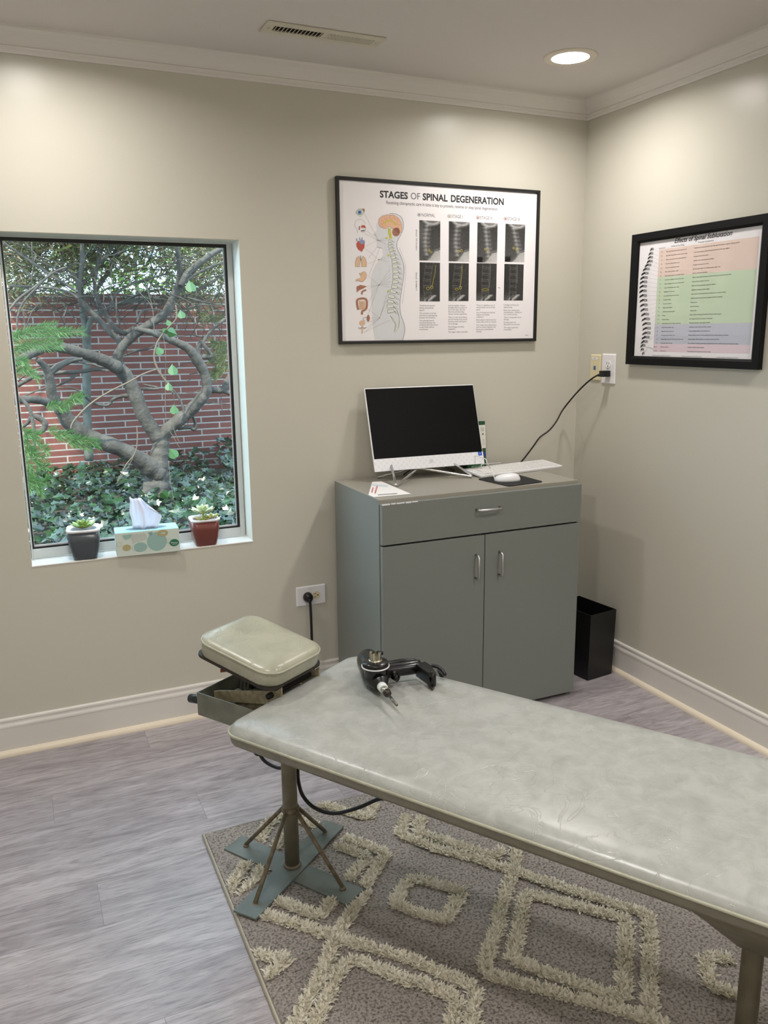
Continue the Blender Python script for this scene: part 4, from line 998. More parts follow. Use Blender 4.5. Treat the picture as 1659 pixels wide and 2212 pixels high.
for k in range(5): A.up(0.00003); A.line([cA(*p) for p in [(228,1595+k*20),(265,1603+k*20),(300,1592+k*20)]], 0.7, m_br)
A.disc(*cA(350,1815), 3.2, m_br, 7.2); A.line([cA(*p) for p in [(335,1800),(280,1815),(285,1840),(305,1850)]], 0.7, m_ink2, 3); A.disc(*cA(268,1880), 6.2, m_ta, 5.4); A.poly([cA(*p) for p in [(258,1925),(280,1925),(276,2025),(262,2025)]], m_ta); A.line([cA(*p) for p in [(215,1945),(240,1955),(268,1935),(300,1955),(322,1940)]], 1.2, m_ink2)
A.build('organ_drawings', po)

# right wall poster
QY0, QY1, QZ0, QZ1 = -0.3425, -1.0045, 1.3455, 1.8525
p2 = thing('framed_poster', 'spinal subluxation chart with pink and green bands in thick black frame on the right wall', 'poster', (0, (QY0+QY1)/2, QZ0))
picture_frame(p2, Vector((0,-1,0)), Vector((-1,0,0)), Vector((0,QY0,QZ0)), QY0-QY1, QZ1-QZ0, 0.034, 0.024, mat('frame_black_satin', (12,12,12), 0.6, spec=0.2))
XP = -0.010
a = MB(); a.box((XP,QY1+0.03,QZ0+0.03),(-0.002,QY0-0.03,QZ1-0.03),m_paper); a.build('poster_sheet', p2)
c6 = lambda x, y: (1380+x*0.16818, 480+y*0.16818)
def art2():
    A = Art(lambda x, y: hit(x, y, 0, XP-0.0003)); A.N = Vector((-1,0,0)); A.R = Vector((0,-1,0)); return A
yL = hit(*c6(262,365),0,XP).y; yR = hit(*c6(1490,900),0,XP).y
zc1 = hit(*c6(300,385),0,XP).z; zcx = hit(*c6(245,1650),0,XP).z; dz = (zc1-zcx)/25.0
bands = [(0,7,(226,204,192)),(7,19,(198,214,186)),(19,24,(192,194,206)),(24,26,(222,202,210))]
A = art2()
for i0, i1, col in bands:
    za = zc1 + dz*0.75 - dz*i0; zb2 = zc1 + dz*0.75 - dz*i1
    A.wpoly([(XP-0.0003,yL,za),(XP-0.0003,yR,za),(XP-0.0003,yR,zb2),(XP-0.0003,yL,zb2)], mat('band_%d' % i0, col, 0.45))
A.build('colour_bands', p2)
A = art2(); A.lift = 0.0002
A.text('Effects of Spinal Subluxation', *c6(458,268), c6(1200,0)[0], 5.6, m_ink, off=0.02, shear=0.32, cap=0.016); 
A.build('heading', p2)
A = art2(); A.lift = 0.0002
A.text('Vertebrae', *c6(255,345), c6(338,0)[0], 2.5, m_ink2); A.text('Areas of the Body', *c6(415,318), c6(585,0)[0], 3, m_ink2); A.text('Possible Symptoms', *c6(762,268), c6(962,0)[0], 3, m_ink2)
labels = ['C1','C2','C3','C4','C5','C6','C7'] + ['T%d' % k for k in range(1,13)] + ['L%d' % k for k in range(1,6)] + ['Sacrum','Coccyx']
areas = ['Blood to the head, pituitary gland, scalp, bones of','Eyes, optic nerves, auditory nerves, sinuses, tongue','Cheeks, outer ear, face bones, teeth, facial nerve','Nose, lips, mouth, eustachian tube','Vocal cords, neck glands, pharynx','Neck muscles, shoulders, tonsils','Thyroid gland, bursae in the shoulders, elbows','Lower arms, esophagus, trachea, hands, wrists','Heart, including its valves and coronary arteries','Lungs, bronchial tubes, pleura, chest','Gallbladder, common duct','Liver, solar plexus, general circulation','Stomach, mid-back','Pancreas, duodenum','Spleen, lower mid-back','Adrenal and suprarenal glands','Kidneys','Ureters, kidneys','Small intestines, lymph circulation, upper back','Large intestines, inguinal rings','Appendix, abdomen, upper leg','Sex organs, uterus, bladder, knees','Prostate gland, muscles of the lower back, sciatic nerve','Lower legs, ankles, feet, toes','Hip bones, buttocks','Rectum, anus']
symp = ['Headaches, nervousness, insomnia, head colds, high blood pressure, migraines, dizziness, amnesia','Sinus trouble, allergies, earache, fainting spells, pain around the eyes, deafness','Neuralgia, neuritis, acne, eczema','Hay fever, runny nose, hearing loss, adenoids','Laryngitis, hoarseness, sore throat','Stiff neck, pain in upper arm, tonsillitis, chronic cough, croup','Bursitis, colds, thyroid conditions','Asthma, cough, difficult breathing, shortness of breath, pain in lower arms and hands','Functional heart conditions, chest pain','Bronchitis, pleurisy, pneumonia, congestion, influenza','Gallbladder conditions, jaundice, shingles','Liver conditions, fevers, blood pressure problems, poor circulation, arthritis','Stomach troubles, nervous stomach, indigestion, heartburn, dyspepsia','Ulcers, gastritis','Lowered resistance','Allergies, hives','Kidney troubles, hardening of the arteries, tiredness, nephritis, pyelitis','Skin conditions such as acne, pimples, eczema, boils','Rheumatism, gas pains, certain types of sterility','Constipation, colitis, dysentery, diarrhea, ruptures','Cramps, difficult breathing, minor varicose veins','Bladder troubles, menstrual troubles, painful periods, bed wetting, impotency, knee pains','Sciatica, lumbago, difficult, painful or too frequent urination, backaches','Poor circulation in the legs, swollen ankles, weak ankles and arches, cold feet, weakness in the legs, leg cramps','Sacroiliac conditions, spinal curvatures','Hemorrhoids, pruritus, pain at end of spine on sitting']
yB = hit(*c6(355,375),0,XP).y; yS = hit(*c6(715,320),0,XP).y; yLb = hit(*c6(292,385),0,XP).y
def wtext(A, txt, y, z, cap, m, maxw, off=0.006):
    vs, fs = glyphs(txt, off); x0 = min(v[0] for v in vs); x1 = max(v[0] for v in vs); sy = cap/CAPH; sx = min(sy*0.9, maxw/(x1-x0))
    A.mb.add([Vector((XP-0.0003-A.lift, y-(vx-x0)*sx, z+vy*sy)) for vx, vy in vs], fs, m)
for i in range(26):
    z = zc1 - dz*i - 0.002
    wtext(A, labels[i], yLb + (0.012 if i > 23 else 0), z, 0.0048, m_ink2, 0.06)
    wtext(A, areas[i], yB, z, 0.0040, m_ink, 0.125); wtext(A, symp[i], yS, z, 0.0040, m_ink, 0.30)
for j, yy in enumerate((yL+0.003, yL-0.155, yL-0.325)):
    for k, s_ in enumerate(('This chart is intended for educational purposes only and', 'is not meant to diagnose, treat or cure any condition.', 'Consult a qualified professional.')): wtext(A, s_, yy, zcx - dz*1.35 - k*0.0056, 0.0032, m_ink, 0.13)
A.build('table_text', p2)
A = art2(); A.lift = 0.0002
sp = [(168,345,22),(155,400,28),(148,450,32),(140,500,36),(118,550,40),(95,600,42),(78,655,44),(66,710,46),(60,765,46),(56,820,46),(54,880,46),(56,940,46),(60,1000,46),(64,1060,46),(70,1120,46),(80,1180,48),(90,1240,50),(98,1300,52),(102,1360,52),(98,1420,52),(88,1475,48),(70,1530,40),(52,1580,30),(44,1630,20),(56,1680,14)]
for i, (x, y, s_) in enumerate(sp):
    A.poly([c6(x+s_*0.1,y-16), c6(x+s_,y-12), c6(x+s_,y+16), c6(x+s_*0.1,y+18)], m_ink3)
    A.up(0.00002)
    A.poly([c6(x-s_*0.1,y-18), c6(x+s_*0.25,y+2), c6(x-s_*0.3,y+14), c6(x-s_*1.1,y+34), c6(x-s_*0.9,y+6)], m_ink)
    A.line([c6(x+s_*0.1,y-16), c6(x+s_,y-12), c6(x+s_,y+16)], 0.6, m_ink)
for k in range(22): A.line([c6(sp[k][0]+sp[k][2]+8, sp[k][1]+4), c6(258-k*2.2, 385+k*50.5)], 0.25, m_ink3)
for q in ([(90,1605),(185,1618)],[(90,1660),(120,1600),(190,1640)],[(70,1640),(88,1660),(70,1680),(66,1655)]): A.line([c6(*p) for p in q], 0.4, m_ink2)
A.build('spine_drawing', p2)
gm2 = bpy.data.materials.new('picture_glass'); gm2.use_nodes = True; nt = gm2.node_tree
for n in list(nt.nodes):
    if n.type != 'OUTPUT_MATERIAL': nt.nodes.remove(n)
tr = nt.nodes.new('ShaderNodeBsdfTransparent'); gl = nt.nodes.new('ShaderNodeBsdfGlossy'); gl.inputs['Roughness'].default_value = 0.05
fr = nt.nodes.new('ShaderNodeFresnel'); fr.inputs[0].default_value = 1.45; ms = nt.nodes.new('ShaderNodeMixShader')
ge = nt.nodes.new('ShaderNodeNewGeometry'); mm = nt.nodes.new('ShaderNodeMath'); mm.operation = 'SUBTRACT'; mm.use_clamp = True; nt.links.new(fr.outputs[0], mm.inputs[0]); nt.links.new(ge.outputs['Backfacing'], mm.inputs[1])
nt.links.new(mm.outputs[0], ms.inputs[0]); nt.links.new(tr.outputs[0], ms.inputs[1]); nt.links.new(gl.outputs[0], ms.inputs[2]); nt.links.new(ms.outputs[0], nt.nodes['Material Output'].inputs[0])
a = MB(); a.box((XP-0.004,QY1+0.03,QZ0+0.03),(XP-0.0025,QY0-0.03,QZ1-0.03),gm2); a.build('glass', p2)

# ------------------------------------------------------------------ sill objects
SZ = WZ0+0.0036
def pot(name, label, cx, cy, hgt, wb, wt, m, rot, plantkind):
    t = thing(name, label, 'potted plant', (cx, cy, SZ)); RM = Matrix.Translation((cx,cy,SZ)) @ Matrix.Rotation(radians(rot),4,'Z')
    a = MB(); prof = [(0.0,0.93),(0.004,1.0)]
    rs = []
    for (z, w_) in ((0.0,wb*0.93),(0.004,wb),(hgt*0.3,wb+(wt-wb)*0.50),(hgt*0.6,wb+(wt-wb)*0.83),(hgt*0.93,wt),):
        rs.append([RM @ Vector((x,y,z)) for x, y in rrect(0,0,w_,w_,w_*0.18,6)])
    a.rings(rs, m); a.build('pot', t)
    a = MB(); rs = [[RM @ Vector((x,y,z)) for x, y in rrect(0,0,w_,w_,w_*0.22,6)] for z, w_ in ((hgt*0.93,wt*0.985),(hgt*0.93,wt*1.03),(hgt*0.985,wt*1.04),(hgt,wt*1.02),(hgt,wt*0.82),(hgt*0.86,wt*0.76))]
    a.rings(rs, mat('liner_white', (232,232,234), 0.35), True, False, False); lab(a.build('inner_liner', t), 'white inner rim')
    a = MB(); a.rings([[RM @ Vector((x,y,hgt*0.86+d)) for x, y in rrect(0,0,w_,w_,w_*0.22,6)] for w_, d in ((wt*0.77,0),(wt*0.4,0.003))], mat('potting_soil', (40,30,22), 0.95, bump=(200,0.8,0.004))); a.build('soil', t)
    def rosette(c, R_, tiers, ml, tilt0=0):
        for ti in range(tiers):
            n = 5 + ti*2; el = radians(75 - ti*(62/ max(1,tiers-1))); L_ = R_*(0.45+0.55*ti/max(1,tiers-1))
            for k in range(n):
                an = 2*pi*k/n + ti*0.5; d = Vector((cos(an)*cos(el), sin(an)*cos(el), sin(el))); s_ = Vector((-sin(an), cos(an), 0)); nn = d.cross(s_)
                a = MB(); rs = []
                for q, ww in ((0.05,0.35),(0.35,0.8),(0.65,1.0),(0.85,0.75),(1.0,0.08)):
                    cc = c + d*(L_*q) + Vector((0,0,0.25*L_*q*q)); w_ = L_*0.26*ww; th = L_*0.075*ww
                    rs.append([cc + s_*(w_*cos(2*pi*j/8)) + nn*(th*sin(2*pi*j/8)) for j in range(8)])
                a.rings(rs, ml); a.build('succulent_leaf', t)
    top = RM @ Vector((0,0,hgt*0.90))
    if plantkind == 1:
        ml = mat('succulent_green', (122,150,72), 0.4, noise=((160,180,100), 60, 2))
        rosette(top+Vector((0.0,-0.008,0.010)), 0.046, 3, ml)
    else:
        ml = mat('succulent_pale', (168,190,150), 0.45, noise=((214,214,170), 50, 2)); ml2 = mat('succulent_yellow', (150,160,70), 0.45, noise=((210,205,140), 50, 2))
        rosette(top+Vector((-0.004,-0.006,0.028)), 0.048, 3, ml); rosette(top+Vector((0.026,-0.014,0.008)), 0.032, 2, ml2); rosette(top+Vector((-0.008,-0.026,0.004)), 0.032, 2, ml2)
        a = MB(); a.tube([top, top+Vector((-0.004,-0.006,0.03))], 0.004, ml2, 6); a.build('stem', t)
pot('potted_succulent', 'green succulent in dark grey square pot, left end of the window sill', -2.150, 0.040, 0.112, 0.082, 0.112, mat('pot_grey', (74,80,86), 0.22), -6, 1)
pot('potted_succulent', 'pale succulent in brick red square pot, right end of the window sill', -1.712, 0.040, 0.104, 0.080, 0.106, mat('pot_red', (118,66,60), 0.22), -3, 2)
# tissue box
tb = thing('tissue_box', 'pale green patterned tissue box on the window sill between two potted plants', 'tissue box', (-1.93,0.03,SZ))
TM = frame_m(Vector((-2.046,-0.012,SZ)), (1,-0.06,0), (0,0,1)); TL_, TD_, TH_ = 0.226, 0.102, 0.088
m_car = mat('carton_print', (206,216,206), 0.5); m_cart = mat('carton_top', (160,205,205), 0.5)
a = MB(); a.box((0,0,0),(TL_,TD_,TH_-0.0004),m_car,TM); a.build('carton', tb, bevel=0.001)
a = MB(); a.box((0.0005,0.0005,TH_-0.0004),(TL_-0.0005,TD_-0.0005,TH_+0.0002),m_cart,TM)
a.rings([[TM @ Vector((TL_/2+0.075*cos(t_), TD_/2+0.026*sin(t_), TH_+0.0004)) for t_ in [2*pi*k/24 for k in range(24)]], [TM @ Vector((TL_/2+0.074*cos(t_), TD_/2+0.025*sin(t_), TH_+0.0005)) for t_ in [2*pi*k/24 for k in range(24)]]], mat('carton_slot', (90,110,120), 0.5), False)
a.build('top_opening', tb)
A = local_art(TM, -0.0003)
k1 = lambda x, y: ((x-510)/510*TL_, (585-y-(x-510)*0.02)/230*TH_)
mt = mat('print_teal', (150,182,176), 0.5); mg = mat('print_gold', (176,166,120), 0.5); mt2 = mat('print_teal2', (128,160,158), 0.5)
A.disc(*k1(835,462), 0.036, mt); A.up(); A.disc(*k1(700,505), 0.024, mt, 0.018); A.up(); A.disc(*k1(590,500), 0.015, mg, 0.012); A.up(); A.disc(*k1(673,505), 0.019, mt2, 0.0125, hole=0.0008); A.disc(*k1(533,462), 0.009, mg, 0.0085, hole=0.001)
A.disc(*k1(885,383), 0.020, mg, 0.0125, hole=0.009); A.disc(*k1(548,492), 0.03, mt2, 0.022, hole=0.0005) if False else None
A.poly([k1(770,365),k1(805,362),k1(800,395),k1(780,402)], mt2); A.poly([k1(560,375),k1(640,370),k1(620,410),k1(580,420)], mt)
for i in range(11):
    for j in range(9):
        x = 640+i*11+j*-2; y = 460-j*10-i*3
        if 372 < y < 468 and x < 755: A.line([k1(x,y), k1(x+6,y-2)], 0.0011, m_ink2)
A.disc(*k1(930,465), 0.010, mt2, 0.008, hole=0.0008)
A.build('printed_pattern', tb)
A = local_art(TM, -0.0007); mgk = mat('logo_green', (22,110,78), 0.45)
A.disc(*k1(975,487), 0.0175, mgk, 0.0135); A.up(0.0003); cx_, cz_ = k1(948,492); A.text('Kleenex', cx_, cz_, None, 0, m_plw, shear=0.2, width=0.026, cap=0.005, off=0.01); A.line([(cx_+0.004, cz_-0.004),(cx_+0.022, cz_-0.004)], 0.0012, m_plw)
A.build('logo', tb)
a = MB(); rows = []
n = 22
outl = [(0.060,0.0),(0.060,0.055),(0.066,0.080),(0.075,0.098),(0.092,0.100),(0.110,0.092),(0.126,0.070),(0.140,0.040),(0.143,0.020),(0.142,0.0)]
r5 = random.Random(9)
for j in range(12):
    v = j/11; row = []
    xl = lerp(0.064, 0.060, v) + 0.003*sin(v*9); xr = 0.150 + 0.022*sin(min(1, v*1.5)*pi/2) - 0.045*max(0, v-0.6)/0.4; zt = lambda u: TH_ + v*(0.118 - 0.042*max(0, u-0.35)**2/0.42)
    for i in range(n):
        u = i/(n-1); yy = TD_/2 + 0.012*sin(u*11+v*1.5)*(1-0.3*v) + 0.006*sin(u*23+1) - 0.004*v
        row.append(TM @ Vector((lerp(xl, xr, u), yy, zt(u)+0.002*sin(u*7+v*3))))
    rows.append(row)
vs = [p for r_ in rows for p in r_]; fs = [(j*n+i, j*n+i+1, (j+1)*n+i+1, (j+1)*n+i) for j in range(11) for i in range(n-1)]
a.add(vs, fs, leaf_material('tissue_white', (246,244,250), (246,244,250), 0.9, 0.45), True); o = a.build('tissue', tb); sm_ = o.modifiers.new('thick', 'SOLIDIFY'); sm_.thickness = 0.0012

# ------------------------------------------------------------------ treatment table
ang = radians(-58.0); TU = Vector((cos(ang), sin(ang), 0)); TN = Vector((-TU.y, TU.x, 0)); TO = Vector((-1.9655, -1.2352, 0))
# recompute origin from the traced edges
_A = hit(605,1628,2,0.55); _e = hit(660,1475.3,2,0.555)
d_ = _e-_A; TO = _A + TU*(d_.dot(TU)); TO.z = 0
def TP(u, n, z): return TO + TU*u + TN*n + Vector((0,0,z))
TW, TLN = 0.540, 1.72
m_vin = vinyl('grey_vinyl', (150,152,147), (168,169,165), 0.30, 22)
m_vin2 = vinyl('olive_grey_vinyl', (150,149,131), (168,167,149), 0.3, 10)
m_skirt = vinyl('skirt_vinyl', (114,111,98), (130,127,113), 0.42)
m_tmet = mat('taupe_enamel', (122,116,98), 0.4, noise=((104,98,82), 18, 3))
m_tgr = mat('grey_green_enamel', (118,120,108), 0.42, noise=((102,104,93), 22, 3))
m_rust = mat('rust_steel', (122,113,94), 0.5, noise=((96,82,62), 60, 4))
m_base = mat('base_bluegreen', (112,120,116), 0.42, noise=((94,102,96), 12, 4))
tab = thing('treatment_table', 'long grey vinyl padded treatment table on pedestal legs, running out at right', 'table', TP(0.8, 0.27, 0))
def pad_rings(L0, W0, cxu, cyn, zf, inset_list, r, f):
    return [[f(x, y, z) for x, y in rrect(cxu, cyn, L0-2*i, W0-2*i, max(0.004, r-i), 8)] for i, z in inset_list]
f_ = lambda x, y, z: TP(x, y, z)
a = MB()
dome = [(0.0,0.5505),(0.002,0.556),(0.006,0.562),(0.012,0.5675),(0.020,0.5715),(0.032,0.5745),(0.05,0.5765),(0.09,0.578),(0.15,0.579)]
a.rings(pad_rings(TLN, TW, TLN/2, TW/2, 0, dome, 0.05, f_), m_vin, True, False, True); a.build('cushion_top', tab)
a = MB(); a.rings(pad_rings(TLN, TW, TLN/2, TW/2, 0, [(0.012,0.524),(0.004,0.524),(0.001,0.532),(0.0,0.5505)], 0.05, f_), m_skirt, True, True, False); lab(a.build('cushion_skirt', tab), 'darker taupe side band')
a = MB(); a.tube([TP(x, y, 0.5505) for x, y in rrect(TLN/2, TW/2, TLN+0.002, TW+0.002, 0.05, 8)], 0.0036, m_vin2, 8, closed=True); a.build('piping', tab)
a = MB(); a.box((0.02,0.03,0),(TLN-0.02,0.06,0.045),m_tmet,Matrix.Translation((0,0,0))); 
def tbox(mb, u0, n0, z0, u1, n1, z1_, m): 
    vs = [TP(u,n,z) for (u,n,z) in ((u0,n0,z0),(u1,n0,z0),(u1,n1,z0),(u0,n1,z0),(u0,n0,z1_),(u1,n0,z1_),(u1,n1,z1_),(u0,n1,z1_))]
    mb.add(vs, [(0,3,2,1),(4,5,6,7),(0,1,5,4),(1,2,6,5),(2,3,7,6),(3,0,4,7)], m)
a = MB()
tbox(a, 0.03,0.14,0.488,TLN-0.03,0.18,0.524,m_tmet); tbox(a, 0.03,0.36,0.488,TLN-0.03,0.40,0.524,m_tmet)
tbox(a, 0.03,0.18,0.488,0.07,0.36,0.524,m_tmet); tbox(a, TLN-0.07,0.18,0.488,TLN-0.03,0.36,0.524,m_tmet); tbox(a, 0.8,0.18,0.488,0.84,0.36,0.524,m_tmet)
a.build('under_frame', tab, bevel=0.002)
LN = 0.262
def strap(mb, c, d, hl, hw, z0, z1_, m):
    d = d.normalized(); q = Vector((-d.y, d.x, 0)); vs = []
    for z in (z0, z1_):
        for a_, b_ in ((-1,-1),(1,-1),(1,1),(-1,1)): vs.append(Vector((c.x, c.y, 0)) + d*hl*a_ + q*hw*b_ + Vector((0,0,z)))
    mb.add(vs, [(0,3,2,1),(4,5,6,7),(0,1,5,4),(1,2,6,5),(2,3,7,6),(3,0,4,7)], m)
def pedestal(u, rr=0.0207, braces=True):
    lg = MB(); lg.tube([TP(u,LN,0.018), TP(u,LN,0.49)], rr, m_tmet, 24); lg.lathe([(rr,0),(rr+0.004,0.002),(rr+0.003,0.008),(rr,0.010)], m_tmet, Matrix.Translation(TP(u,LN,0.024)), 24); lo = lg.build('leg', tab)
    bp_ = MB(); DN = (TP(-0.045,0.488,0)-TP(0.0055,0.038,0)).normalized(); strap(bp_, TP(u,LN-0.006,0), TU, 0.222, 0.038, 0.0145, 0.020, m_base); strap(bp_, TP(u,LN+0.002,0), DN, 0.225, 0.036, 0.019, 0.0250, m_base)
    if not braces: return
    lab(bp_.build('base_plate', tab, bevel=0.001), 'crossed blue grey steel base straps')
    for (du, dn) in ((1,0),(-1,0),(-0.11,1),(0.11,-1)):
        st = MB(); st.tube([TP(u+du*0.018, LN+dn*0.018, 0.205), TP(u+du*0.175, LN+dn*0.175, 0.026)], 0.0058, m_rust, 10)
        st.lathe([(0.009,0),(0.008,0.004),(0.0,0.006)][::1], m_rust, Matrix.Translation(TP(u+du*0.175, LN+dn*0.175, 0.021)), 10); st.build('brace', tab)
    cl = MB(); cl.lathe([(0.024,0),(0.0245,0.006),(0.0245,0.012),(0.0205,0.016)], m_rust, Matrix.Translation(TP(u,LN,0.196)), 20); cl.build('collar', tab)
pedestal(-0.019+0.0)
pedestal(1.159, braces=False)
a = MB()      # tapered bracket above the far leg
top = [TP(1.159+du, LN+dn, 0.524) for du, dn in ((-0.10,-0.245),(0.30,-0.245),(0.30,0.245),(-0.10,0.245))]
mid_ = [TP(1.159+du, LN+dn, 0.50) for du, dn in ((-0.06,-0.235),(0.26,-0.235),(0.26,0.235),(-0.06,0.235))]
bot = [TP(1.159+du, LN+dn, 0.31) for du, dn in ((-0.026,-0.026),(0.08,-0.026),(0.08,0.026),(-0.026,0.026))]
a.rings([bot, mid_, top], m_tmet, False); a.build('tapered_bracket', tab, bevel=0.003)
a = MB(); c_ = TP(1.159+0.075, LN+0.004, 0.02); a.tube([c_, c_+Vector((0,0,0.33))], 0.019, mat('dark_post', (60,52,42), 0.45), 20); a.lathe([(0.026,0),(0.026,0.010),(0.020,0.014)], m_rust, Matrix.Translation(c_+Vector((0,0,0.10))), 20); a.build('inner_post', tab)

# headrest tray
TR0, TR1, TN0, TN1, TZ0, TZ1 = -0.250, 0.14, 0.160, 0.378, 0.4635, 0.530
a = MB(); th = 0.003
tbox(a, TR0,TN0,TZ0,TR1,TN0+th,TZ1,m_tgr); tbox(a, TR0,TN1-th,TZ0,TR1,TN1,TZ1,m_tgr); tbox(a, TR0,TN0+th,TZ0,TR0+th,TN1-th,TZ1,m_tgr); tbox(a, TR0+th,TN0+th,TZ0,TR1,TN1-th,TZ0+0.002,mat('tray_inside',(70,66,56),0.6))
a.build('headrest_tray', tab, bevel=0.0008)
def plate_poly(mb, pts, n0, n1, m):       # pts (u,z) polygon extruded along n
    k = len(pts); vs = [TP(u,n0,z) for u,z in pts] + [TP(u,n1,z) for u,z in pts]
    mb.add(vs, [tuple(range(k))[::-1], tuple(range(k,2*k))] + [(i,(i+1)%k,k+(i+1)%k,k+i) for i in range(k)], m)
m_brk = mat('bracket_beige', (158,150,126), 0.5, noise=((132,120,94), 60, 3))
for n0 in (0.190, 0.345):
    a = MB(); plate_poly(a, [(-0.215,0.500),(-0.215,0.530),(-0.19,0.538),(0.010,0.585),(0.030,0.600),(0.030,0.560),(0.0,0.545)], n0, n0+0.004, m_brk); a.build('hinge_arm', tab, bevel=0.0008)
    a = MB(); plate_poly(a, [(-0.150,0.505),(-0.150,0.545),(-0.135,0.552),(0.02,0.512),(0.02,0.503)], n0+0.012, n0+0.016, m_brk); a.build('support_blade', tab, bevel=0.0008)
a = MB(); plate_poly(a, [(-0.245,0.525),(-0.245,0.548),(-0.235,0.556),(-0.205,0.556),(-0.195,0.525)], 0.362, 0.366, m_brk); a.build('mounting_tab', tab)
a = MB(); a.tube([TP(-0.004,0.175,0.572), TP(-0.004,0.355,0.572)], 0.008, m_dark, 12); a.build('hinge_rod', tab)
a = MB(); a.tube([TP(TR0+0.002,0.185,0.497), TP(TR0-0.050,0.185,0.490)], 0.006, m_nickel, 10); a.tube([TP(TR0-0.010,0.185,0.4955), TP(TR0-0.052,0.185,0.4895)], 0.0125, mat('knob_teal_black', (22,32,36), 0.3), 16); lab(a.build('lever_knob', tab), 'black rubber lever knob')
# tilted head cushion: local plane
HU, HNn, HC = 0.272, 0.228, (-0.098, 0.252)
sl = math.atan2(0.041, 0.228)
def HP(u, n, h):   # u,n local offsets from the centre; h height above bottom plate
    z0 = 0.629
    cu, su = cos(sl), sin(sl)
    uu = HC[0] + u*cu + h*su; zz = z0 - u*su + h*cu
    return TP(uu, HC[1]+n, zz)
def hrings(lst, r=0.052):
    return [[HP(x, y, z - 0.010*cos(min(1.0, abs(x)/(HU/2))*pi/2)*(z > 0.05)*min(1, (z-0.045)/0.02)) for x, y in rrect(0,0,HU-2*i,HNn-2*i,max(0.006,r-i),8)] for i, z in lst]
a = MB(); a.rings(hrings([(0.0,0.044),(0.002,0.048),(0.006,0.053),(0.012,0.057),(0.020,0.0595),(0.034,0.061),(0.055,0.0615),(0.08,0.0617),(0.1,0.0617)], 0.048), m_vin2, True, False, True); a.build('head_cushion', tab)
a = MB(); a.rings(hrings([(0.004,0.004),(0.001,0.010),(0.0,0.030),(0.0,0.044)]), m_vin2, True, True, False); a.build('head_cushion_side', tab)
a = MB(); a.tube([HP(x,y,0.044) for x, y in rrect(0,0,HU+0.001,HNn+0.001,0.052,8)], 0.003, m_vin2, 8, closed=True); a.build('head_cushion_piping', tab)
a = MB(); a.rings([[HP(x,y,z) for x, y in rrect(0,0,HU-0.004,HNn-0.004,0.03,6)] for z in (-0.002,0.004)], mat('plate_dark', (40,34,28), 0.6), False); a.build('head_cushion_plate', tab)
a = MB(); p = HP(-0.03,-0.08,-0.012); a.tube([HP(-0.03,-0.08,0), HP(-0.03,-0.08,-0.020)], 0.003, m_rust, 8); a.tube([HP(-0.045,-0.10,-0.018), HP(-0.03,-0.085,-0.014)], 0.005, mat('copper_brown',(120,70,48),0.4,0.6), 8); a.build('wing_screw', tab)

# ------------------------------------------------------------------ adjusting instrument on the table
ZT = 0.5785
m_dk = mat('instrument_black', (10,10,12), 0.25); m_dk2 = mat('instrument_dark_brown', (16,15,14), 0.32)
dri = thing('adjusting_tool', 'black corded percussion tool with pistol grip lying on the table', 'power tool', TP(0.16,0.38,ZT))
B0 = hit(794,1424,2,ZT+0.040); B1_ = hit(822,1478,2,ZT+0.034); axd = (B1_-B0).normalized(); up_ = Vector((0,0,1))
a = MB(); L_ = (B1_-B0).length
def along(p, d, prof, m, mb, seg=24):
    mb.tube([p+d*t_ for t_, _ in prof], [r_ for _, r_ in prof], m, seg)
along(B0, axd, [(-0.012,0.012),(-0.006,0.024),(0.0,0.030),(0.02,0.033),(0.07,0.034),(0.075,0.034)], m_dk, a); a.build('motor_housing', dri)
a = MB(); along(B0, axd, [(0.075,0.0325),(0.080,0.036),(0.105,0.036),(0.120,0.030),(L_+0.012,0.016)], m_dk2, a)
sd_ = axd.cross(up_).normalized()
for k in range(6):
    an = 2*pi*k/6; c_ = B0+axd*0.1115+(sd_*cos(an)+up_*sin(an))*0.028; a.tube([c_, c_+axd*0.004], 0.0032, m_nickel, 8)
a.build('gear_housing', dri)
DC = hit(811,1434,2,ZT+0.077)
a = MB(); a.lathe([(0.030,-0.030),(0.031,-0.012),(0.034,-0.004),(0.034,0.004),(0.031,0.007),(0.018,0.009)], m_dk, Matrix.Translation(DC), 36); a.build('dial_base', dri)
a = MB(); a.lathe([(0.0342,-0.006),(0.0362,-0.006),(0.0362,-0.0035),(0.0342,-0.0035)], m_plw, Matrix.Translation(DC), 36, True, False); lab(a.build('dial_ring', dri), 'thin white ring')
a = MB(); a.lathe([(0.017,0.008),(0.0175,0.012),(0.012,0.0125)], m_nickel, Matrix.Translation(DC), 28)
for sx in (-1, 1):
    for k in range(5):
        an = radians(-50+25*k)+(0 if sx > 0 else pi); c_ = DC+Vector((0.012*cos(an),0.012*sin(an),0.012)); a.box((-0.0028,-0.0028,0),(0.0028,0.0028,0.016 if abs(k-2) < 2 else 0.020), m_nickel, Matrix.Translation(c_) @ Matrix.Rotation(an,4,'Z'))
a.tube([DC+Vector((0.010,0.010,0.026)), DC+Vector((0.016,-0.006,0.028))], 0.005, m_dk, 10); a.build('clamp', dri)
TIP = hit(857,1523,2,ZT+0.030); NO = B0+axd*(L_+0.010); td = (TIP-NO); tl = td.length; td.normalize()
a = MB(); along(NO, td, [(-0.010,0.0125),(0.014,0.0125),(0.018,0.010)], mat('collar_white', (214,222,222), 0.35), a); lab(a.build('collar', dri), 'white collar')
a = MB(); along(NO, td, [(0.018,0.0095),(0.036,0.0085)], m_nickel, a); lab(a.build('sleeve', dri), 'nickel sleeve')
